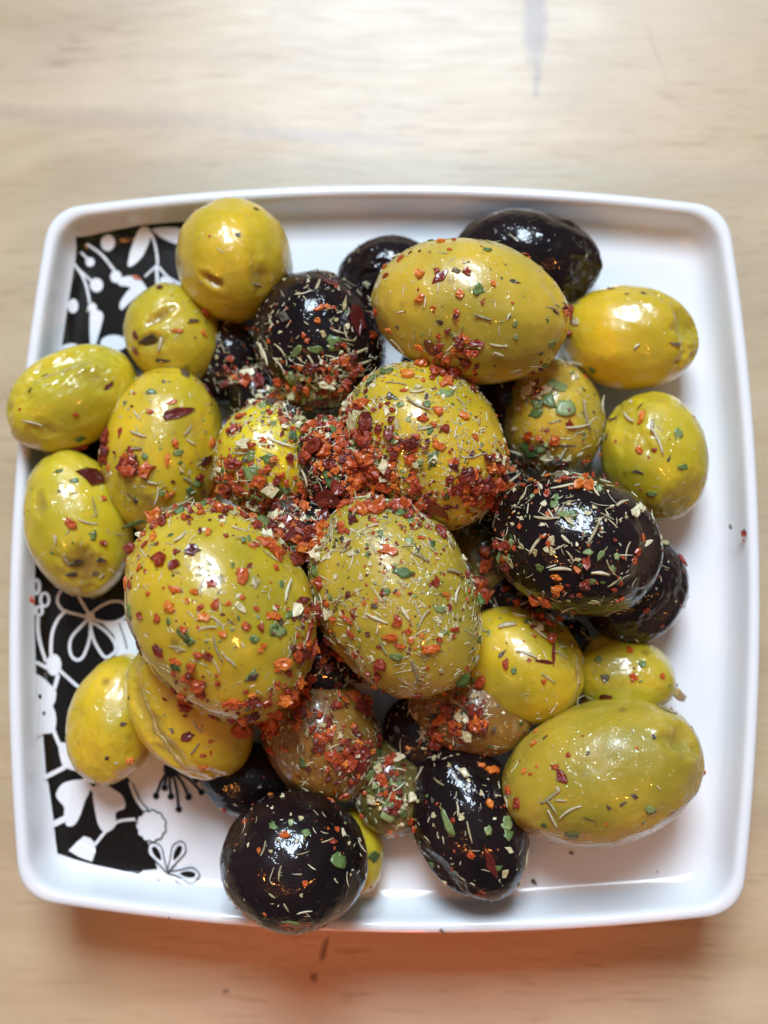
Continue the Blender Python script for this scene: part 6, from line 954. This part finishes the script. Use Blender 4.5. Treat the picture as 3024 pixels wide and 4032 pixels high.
def skin_scrap_material():
    m = Nodes('dry_skin_edge')
    v = m.coord()
    m.set(Base_Color=m.ramp(m.noise(v, 700, 4, 0.7), [(0.3, (0.34, 0.20, 0.05)), (0.7, (0.60, 0.46, 0.18))]), Roughness=0.4)
    m.bsdf.inputs['Subsurface Weight'].default_value = 0.3
    m.bsdf.inputs['Subsurface Scale'].default_value = 0.001
    m.bsdf.inputs['Coat Weight'].default_value = 0.5
    m.set(Normal=m.bump(m.noise(v, 1500, 3), 0.6, 0.0002))
    return m.mat
M_SCRAP = skin_scrap_material()
def to_child(o, key):
    o.parent = olive_obj[key]
    o.matrix_parent_inverse = olive_mat[key].inverted()
for key, nm, pts in RIBBONS:
    fine = []
    for i in range(len(pts) - 1):
        for k in range(6):
            fine.append(Vector(pts[i]).lerp(Vector(pts[i + 1]), k / 6))
    fine.append(Vector(pts[-1]))
    V, F = [], []
    wide = {'peeling_skin': 0.42, 'skin_crease': 0.30, 'skin_edge': 0.26}[nm]
    n = len(fine)
    for i, p in enumerate(fine):
        q, nr, _, _ = olive_tree[key].find_nearest(p * MM)
        if nr.dot(q - olive_mat[key].translation) < 0:
            nr = -nr
        tg = (fine[min(i + 1, n - 1)] - fine[max(i - 1, 0)]).normalized()
        sd = tg.cross(nr).normalized()
        taper = math.sin(math.pi * (i + 0.6) / (n + 0.2)) ** 0.6
        w = wide * taper * (0.75 + 0.6 * noise.noise(p * 1.7)) * MM
        q = q + sd * noise.noise(p * 0.9 + Vector((5, 0, 0))) * 0.35 * MM
        for a in range(6):
            ang = a / 6 * 2 * math.pi
            V.append(q + sd * math.cos(ang) * w * 1.3 + nr * math.sin(ang) * w * 0.6)
    for i in range(n - 1):
        for a in range(6):
            c2 = (a + 1) % 6
            F.append((i * 6 + a, i * 6 + c2, (i + 1) * 6 + c2, (i + 1) * 6 + a))
    F += [tuple(reversed(range(6))), tuple(range((n - 1) * 6, n * 6))]
    o = link_mesh(nm, V, F, M_SCRAP)
    to_child(o, key)

def inside_any(p, skip=None, k=1.0):
    for key, m in olive_mat.items():
        if key == skip:
            continue
        q = m.inverted() @ p
        a = olive_axes[key]
        if (q.x / a.x) ** 2 + (q.y / a.y) ** 2 + (q.z / a.z) ** 2 < k:
            return True
    return False

# ------------------------------------------------------------------ seasoning
def flake_material(name, stops, rough, coat, sss=0.0, loose=False):
    m = Nodes(name)
    oi = m.n('ObjectInfo')
    v = m.coord()
    va = m.n('VectorMath', operation='ADD')
    m.put(va.inputs[0], m.coord((1, 1, 1), which='Object'))
    m.put(va.inputs[1], oi.outputs['Location'])
    f = m.math('ADD', (0.30 if loose else m.math('MULTIPLY', oi.outputs['Random'], 0.62)), m.math('MULTIPLY', m.math('SUBTRACT', m.noise(va.outputs[0], 1500, 4, 0.7), 0.25), 0.85))
    at = m.attr('tone')
    f = m.math('ADD', f, at)
    m.set(Base_Color=m.ramp(f, stops), Roughness=rough)
    b = m.bsdf
    b.inputs['Coat Weight'].default_value = coat
    b.inputs['Coat Roughness'].default_value = 0.12
    if sss:
        b.inputs['Subsurface Weight'].default_value = sss
        b.inputs['Subsurface Scale'].default_value = 0.0006
    m.set(Normal=m.bump(m.noise(va.outputs[0], 2200, 3, 0.65), 0.6, 0.00015))
    return m.mat

SPEC = {
 'r': ('chilli_flesh', [(0.05, (0.11, 0.010, 0.006)), (0.32, (0.32, 0.034, 0.008)), (0.58, (0.54, 0.095, 0.010)), (0.92, (0.70, 0.23, 0.025))], 0.42, 0.22, 0.15),
 'o': ('orange_chilli', [(0.15, (0.45, 0.07, 0.012)), (0.80, (0.62, 0.16, 0.03))], 0.40, 0.5, 0.15),
 'd': ('dark_chilli_skin', [(0.15, (0.055, 0.006, 0.006)), (0.80, (0.19, 0.016, 0.010))], 0.28, 0.7),
 'g': ('parsley_leaf', [(0.10, (0.035, 0.070, 0.016)), (0.45, (0.095, 0.165, 0.040)), (0.90, (0.26, 0.32, 0.12))], 0.45, 0.3, 0.1),
 's': ('dried_thyme', [(0.05, (0.15, 0.12, 0.05)), (0.40, (0.38, 0.32, 0.17)), (0.90, (0.70, 0.63, 0.42))], 0.6, 0.25),
 'w': ('pale_herb_crumb', [(0.10, (0.26, 0.20, 0.08)), (0.45, (0.48, 0.40, 0.19)), (0.90, (0.72, 0.65, 0.42))], 0.55, 0.3),
 'k': ('dark_herb_bit', [(0.15, (0.035, 0.024, 0.014)), (0.60, (0.10, 0.068, 0.035)), (0.90, (0.20, 0.14, 0.075))], 0.5, 0.4),
}

MAT = {k: flake_material(*v) for k, v in SPEC.items()}
SPEC['r'] = ('chilli_flesh', [(0.10, (0.075, 0.008, 0.006)), (0.40, (0.24, 0.024, 0.008)), (0.66, (0.45, 0.07, 0.010)), (0.95, (0.64, 0.20, 0.022))], 0.42, 0.22)
CRUMB = {k: flake_material(v[0] + '_crumb', *v[1:4], loose=True) for k, v in SPEC.items() if k in 'rgswk'}

def chunk_geometry(rng, n, thick, curl, jag):
    """irregular flake of unit size with a domed, crumpled top; x is its length"""
    ang = sorted((i + rng.uniform(-0.36, 0.36)) / n * 2 * math.pi for i in range(n))
    ring = []
    for a in ang:
        r = 0.5 * rng.uniform(1 - jag, 1.06)
        ring.append((r * math.cos(a), r * math.sin(a)))
    bend = rng.uniform(-curl, curl)
    tilt = rng.uniform(-0.2, 0.2)
    def zc(x, y): return curl * 0.4 * (x * x + y * y) * 2 + bend * x * x * 2 + tilt * x * y
    v, f = [], []
    for x, y in ring: v.append((x, y, zc(x, y)))
    for x, y in ring: v.append((x * 0.93, y * 0.93, zc(x, y) + thick * rng.uniform(0.55, 1.0)))
    for x, y in ring: v.append((x * 0.5 + rng.uniform(-0.05, 0.05), y * 0.5 + rng.uniform(-0.05, 0.05), zc(x * 0.5, y * 0.5) + thick * rng.uniform(0.7, 1.5)))
    v.append((0, 0, thick * rng.uniform(0.6, 1.5)))
    c = len(v) - 1
    for i in range(n):
        j = (i + 1) % n
        f.append((i, j, n + j, n + i))
        f.append((n + i, n + j, 2 * n + j, 2 * n + i))
        f.append((2 * n + i, 2 * n + j, c))
    f.append(tuple(reversed(range(n))))
    return v, f

def stick_geometry(rng, sides=5, segs=6):
    """curled dry leaf or stem piece of unit length along x, unit thickness"""
    v, f = [], []
    bend = rng.uniform(-0.09, 0.09)
    lift = rng.uniform(0.0, 0.10)
    for i in range(segs + 1):
        t = i / segs
        x = t - 0.5
        w = 0.5 * (0.45 + 0.55 * math.sin(math.pi * min(0.95, max(0.08, t)))) * rng.uniform(0.85, 1.1)
        for s in range(sides):
            a = s / sides * 2 * math.pi
            v.append((x, ('y', bend * (4 * x * x), w * math.cos(a)), ('z', lift * 4 * x * x, w * 0.7 * math.sin(a))))
    for i in range(segs):
        for s in range(sides):
            t = (s + 1) % sides
            f.append((i * sides + s, i * sides + t, (i + 1) * sides + t, (i + 1) * sides + s))
    f.append(tuple(reversed(range(sides))))
    f.append(tuple(range(segs * sides, (segs + 1) * sides)))
    return v, f

def leaf_geometry(rng):
    """torn piece of a parsley leaf with toothed edge and a fold"""
    n = rng.choice((9, 10, 11, 12))
    ring = []
    for i in range(n):
        a = (i + rng.uniform(-0.25, 0.25)) / n * 2 * math.pi
        r = 0.5 * rng.uniform(0.55, 1.08)
        ring.append((r * math.cos(a), r * math.sin(a)))
    fold = rng.uniform(0.05, 0.30)
    wave = rng.uniform(-0.10, 0.14)
    def zc(x, y): return fold * abs(y) + wave * math.sin(5 * x) * 0.5
    v, f = [], []
    for lv in (0.0, 0.035):
        for x, y in ring: v.append((x, y, zc(x, y) + lv))
        for x, y in ring: v.append((x * 0.5, y * 0.45, zc(x * 0.5, y * 0.45) + lv + 0.01))
        v.append((0, 0, lv + 0.012))
    m = 2 * n + 1
    for i in range(n):
        j = (i + 1) % n
        f.append((m + i, m + j, m + n + j, m + n + i))
        f.append((m + n + i, m + n + j, m + 2 * n))
        f.append((j, i, n + i, n + j))
        f.append((n + j, n + i, 2 * n))
        f.append((i, j, m + j, m + i))
    return v, f

rng = random.Random(11)
SHAPES = {
 'r': [chunk_geometry(rng, rng.choice((9, 10, 11)), 0.24, 0.16, 0.55) for _ in range(16)],
 'd': [chunk_geometry(rng, rng.choice((8, 9, 10)), 0.10, 0.32, 0.40) for _ in range(8)],
 'g': [leaf_geometry(rng) for _ in range(12)],
 's': [stick_geometry(rng) for _ in range(10)],
 'w': [chunk_geometry(rng, rng.choice((7, 8)), 0.14, 0.35, 0.6) for _ in range(8)],
}
SHAPES['o'] = SHAPES['r']
SHAPES['k'] = SHAPES['w']

def shaped(kind, geo, l, w):
    """vertices of a flake of length l and width w (m), real units"""
    out = []
    for p in geo[0]:
        if isinstance(p[1], tuple):
            out.append((p[0] * l, p[1][1] * l + p[1][2] * w, p[2][1] * l + p[2][2] * w))
        else:
            out.append((p[0] * l, p[1] * w, p[2] * min(l, w)))
    return out

shared = {}
def flake_mesh(kind, i, l, w):
    """mesh data shared between flakes of the same shape and nearly the same size"""
    ql, qw = round(l / 0.0006), round(w / 0.0002)
    key = (kind, i, ql, qw)
    if key not in shared:
        v = shaped(kind, SHAPES[kind][i], max(ql, 1) * 0.0006, max(qw, 1) * 0.0002)
        me = bpy.data.meshes.new(NAMES[kind])
        me.from_pydata(v, [], SHAPES[kind][i][1])
        me.materials.append(MAT[kind])
        if kind in 'sg':
            me.polygons.foreach_set('use_smooth', [True] * len(me.polygons))
        shared[key] = me
    return shared[key]

NAMES = {'r': 'chilli_flake', 'o': 'chilli_flake', 'd': 'chilli_flake', 'g': 'parsley_flake', 's': 'thyme_sprig', 'w': 'herb_crumb', 'k': 'herb_crumb'}
WORDS = {'r': 'red chilli flake', 'o': 'orange chilli flake', 'd': 'dark chilli skin', 'g': 'green parsley flake', 's': 'pale thyme leaf',
         'w': 'pale herb crumb', 'k': 'dark herb crumb'}
CATS = {'r': 'chilli flake', 'o': 'chilli flake', 'd': 'chilli flake', 'g': 'parsley', 's': 'thyme', 'w': 'dried herb', 'k': 'dried herb'}

def basis(nrm, turn):
    a = math.radians(turn)
    t = Vector((math.cos(a), math.sin(a), 0))
    t = t - nrm * t.dot(nrm)
    if t.length < 1e-4:
        t = Vector((0, 1, 0))
    t.normalize()
    return Matrix((t, nrm.cross(t), nrm)).transposed()

# torn flap of skin on the right-hand green olive
fl = chunk_geometry(random.Random(5), 9, 0.16, 0.5, 0.5)
fo = link_mesh('torn_skin', shaped('w', fl, 0.0052, 0.0030), fl[1], M_SCRAP)
fq, fn, _, _ = olive_tree['G15'].find_nearest(olive_mat['G15'].translation + Vector((0.012, -0.0045, 0.001)))
fm = basis((fn + Vector((0, 0, 0.8))).normalized(), -35).to_4x4()
fm.translation = fq + Vector((0.0008, 0, 0.0004))
fo.data.transform(fm)
to_child(fo, 'G15')

for host, kind, x, y, z, l, w, turn in FLAKES:
    p = Vector((x, y, z)) * MM
    if host == 'dish':
        nrm = Vector((0, 0, 1))
        pos = p + nrm * 0.00012
    else:
        pos, nrm, _, _ = olive_tree[host].find_nearest(p)
        if nrm.dot(pos - olive_mat[host].translation) < 0:
            nrm = -nrm
    lift = (0.5 * w * 0.5 if kind == 's' else 0.03) * MM
    wob = Vector((rng.uniform(-1, 1), rng.uniform(-1, 1), rng.uniform(-1, 1))) * (0.16 if kind != 'd' else 0.10)
    n2 = (nrm + wob).normalized()
    i = rng.randrange(len(SHAPES[kind]))
    grow = 1.0 if host == 'dish' else (1.3 if kind == 'd' else 1.08)
    me = flake_mesh(kind, i, l * grow * MM, w * grow * (0.8 if kind == 's' else 1.0) * MM)
    o = bpy.data.objects.new(NAMES[kind], me)
    col.objects.link(o)
    m = basis(n2, turn + rng.uniform(-6, 6)).to_4x4()
    m.translation = pos + nrm * lift
    o.matrix_world = m
    if host == 'dish':
        big = 'rim' if z > 12 else 'floor'
        side = ('back' if y > 40 else 'front' if y < -40 else 'left' if x < 0 else 'right')
        lab = WORDS[kind] + ' stuck to the white dish ' + big + ', ' + side + ' part'
    else:
        rel = p - olive_mat[host].translation
        side = ('' if abs(rel.y) < 0.0035 else 'upper' if rel.y > 0 else 'lower') + ' ' + ('' if abs(rel.x) < 0.0035 else 'left' if rel.x < 0 else 'right')
        size = 'big ' if l > 2.9 else 'tiny ' if l < 1.5 else ''
        lab = size + WORDS[kind] + ', ' + ((side.strip() + ' side') if side.strip() else 'middle') + ' of ' + INFO[host][1]
    tag(o, lab, CATS[kind], 'pieces of ' + CATS[kind] + ' on the olives and dish')

# fine crumbs nobody could count: one object for each kind of seasoning
DENS = {'G1': .10, 'G2': .35, 'G3': .15, 'G4': .65, 'G5': .45, 'G6': 2.6, 'G7': .6, 'G8': 3.2, 'G9': 1.3, 'G10': 3.4, 'G11': 2.2, 'G12': .08, 'G13': .45,
        'G14': .8, 'G15': .45, 'G16': .25, 'G17': .12, 'G18': .6, 'G19': 2.8, 'G20': 2.8, 'G21': .8, 'G22': 4.0, 'G23': 2.0, 'G24': 2.5, 'G25': 1, 'B22': 2.0, 'B18': 1.5, 'B19': 1.0, 'B20': 1.0, 'B21': 1.0, 'B13': 1.0, 'B14': 3.5, 'B15': 2.0, 'B16': 1.0, 'B17': 3.0, 'B1': 2.2,
        'B2': .25, 'B3': .12, 'B4': 1.5, 'B5': .5, 'B6': .8, 'B7': 1.0, 'B8': 1.2, 'B9': 1.5, 'B10': 2.0, 'B11': 1.5, 'B12': 1.0}
TYPES = [('r', 0.20), ('g', 0.12), ('s', 0.36), ('w', 0.26), ('k', 0.06)]
crumbs = {k: ([], [], []) for k, _ in TYPES}

def add_crumb(kind, pos, nrm, l, w):
    V, F, Tn = crumbs[kind]
    geo = SHAPES[kind][rng.randrange(len(SHAPES[kind]))]
    n2 = (nrm + Vector((rng.uniform(-1, 1), rng.uniform(-1, 1), rng.uniform(-1, 1))) * 0.3).normalized()
    m = basis(n2, rng.uniform(0, 360))
    b = len(V)
    tone = rng.uniform(-0.22, 0.50) if kind in 'sw' else rng.uniform(-0.42, 0.32)
    for v in shaped(kind, geo, l, w):
        V.append(m @ Vector(v) + pos)
        Tn.append(tone)
    F.extend(tuple(b + i for i in f) for f in geo[1])

def pick():
    r = rng.random()
    for k, p in TYPES:
        if r < p:
            return k
        r -= p
    return 'r'

for key, dens in DENS.items():
    a = olive_axes[key]
    m = olive_mat[key]
    count = int(dens * 1250 * (a.x * a.y) / (0.013 * 0.011))
    seed = Vector((ord(key[-1]) * 0.7, len(key) * 2.0, ord(key[0])))
    for _ in range(count):
        d = Vector((rng.gauss(0, 1), rng.gauss(0, 1), rng.gauss(0, 1))).normalized()
        q = Vector((d.x * a.x, d.y * a.y, d.z * a.z)) * 1.2
        pos, nrm, _, _ = olive_tree[key].find_nearest(m @ q)
        if pos is None:
            continue
        if nrm.dot(pos - m.translation) < 0:
            nrm = -nrm
        if nrm.z < -0.05 or rng.random() > 0.35 + nrm.z:
            continue
        if noise.noise(pos * 160 + seed) < -0.12 and rng.random() < 0.8:
            continue
        away = math.hypot(pos.x + 0.006, pos.y - 0.006)
        if rng.random() > 0.28 + math.exp(-(away / 0.030) ** 2):
            continue
        if inside_any(pos, key):
            continue
        kind = pick()
        if kind == 's':
            l, w = min(3.0, 0.6 + rng.expovariate(1.4)), rng.uniform(0.12, 0.30)
        else:
            l = min(2.0, 0.25 + rng.expovariate(3.0))
            w = l * rng.uniform(0.5, 1.0)
        add_crumb(kind, pos, nrm, l * MM, w * MM)

# heaps of chilli and herbs caught in the creases between the olives: (x, y, radius, how many), mm
for cx, cy, rad, cnt, red in HEAPS:
    for _ in range(cnt):
        x, y = cx + rng.gauss(0, rad * 0.5), cy + rng.gauss(0, rad * 0.5)
        best = None
        top = Vector((x * MM, y * MM, 0.09))
        for key, tr in olive_tree.items():
            h = tr.ray_cast(top, Vector((0, 0, -1)))
            if h[0] is not None and (best is None or h[0].z > best[0].z):
                best = h
        if best is None:
            continue
        pos, nrm = best[0], best[1]
        if nrm.z < 0:
            nrm = -nrm
        kind = 'r' if rng.random() < red else pick()
        l = min(3.8, 0.6 + rng.expovariate(1.15)) if kind != 's' else rng.uniform(1.0, 2.6)
        w = l * rng.uniform(0.5, 1.0) if kind != 's' else rng.uniform(0.15, 0.3)
        up = (nrm + Vector((0, 0, 0.8))).normalized()
        add_crumb(kind, pos + Vector((0, 0, rng.uniform(0, 0.7) * MM)), up, l * MM, w * MM)

for k, nm, lab in (('r', 'chilli_crumbs', 'fine red chilli crumbs sprinkled over all the olives'), ('g', 'parsley_crumbs', 'fine green parsley bits sprinkled over all the olives'),
                   ('s', 'thyme_bits', 'short straw-coloured thyme bits sprinkled over all the olives'), ('w', 'pale_herb_crumbs', 'fine pale herb crumbs sprinkled over all the olives'),
                   ('k', 'dark_herb_crumbs', 'fine dark herb crumbs sprinkled over all the olives')):
    V, F, Tn = crumbs[k]
    o = link_mesh(nm, V, F, CRUMB[k], smooth=(k in 'sg'))
    at = o.data.attributes.new('tone', 'FLOAT', 'POINT')
    at.data.foreach_set('value', Tn)
    tag(o, lab, CATS[k], None, 'stuff')
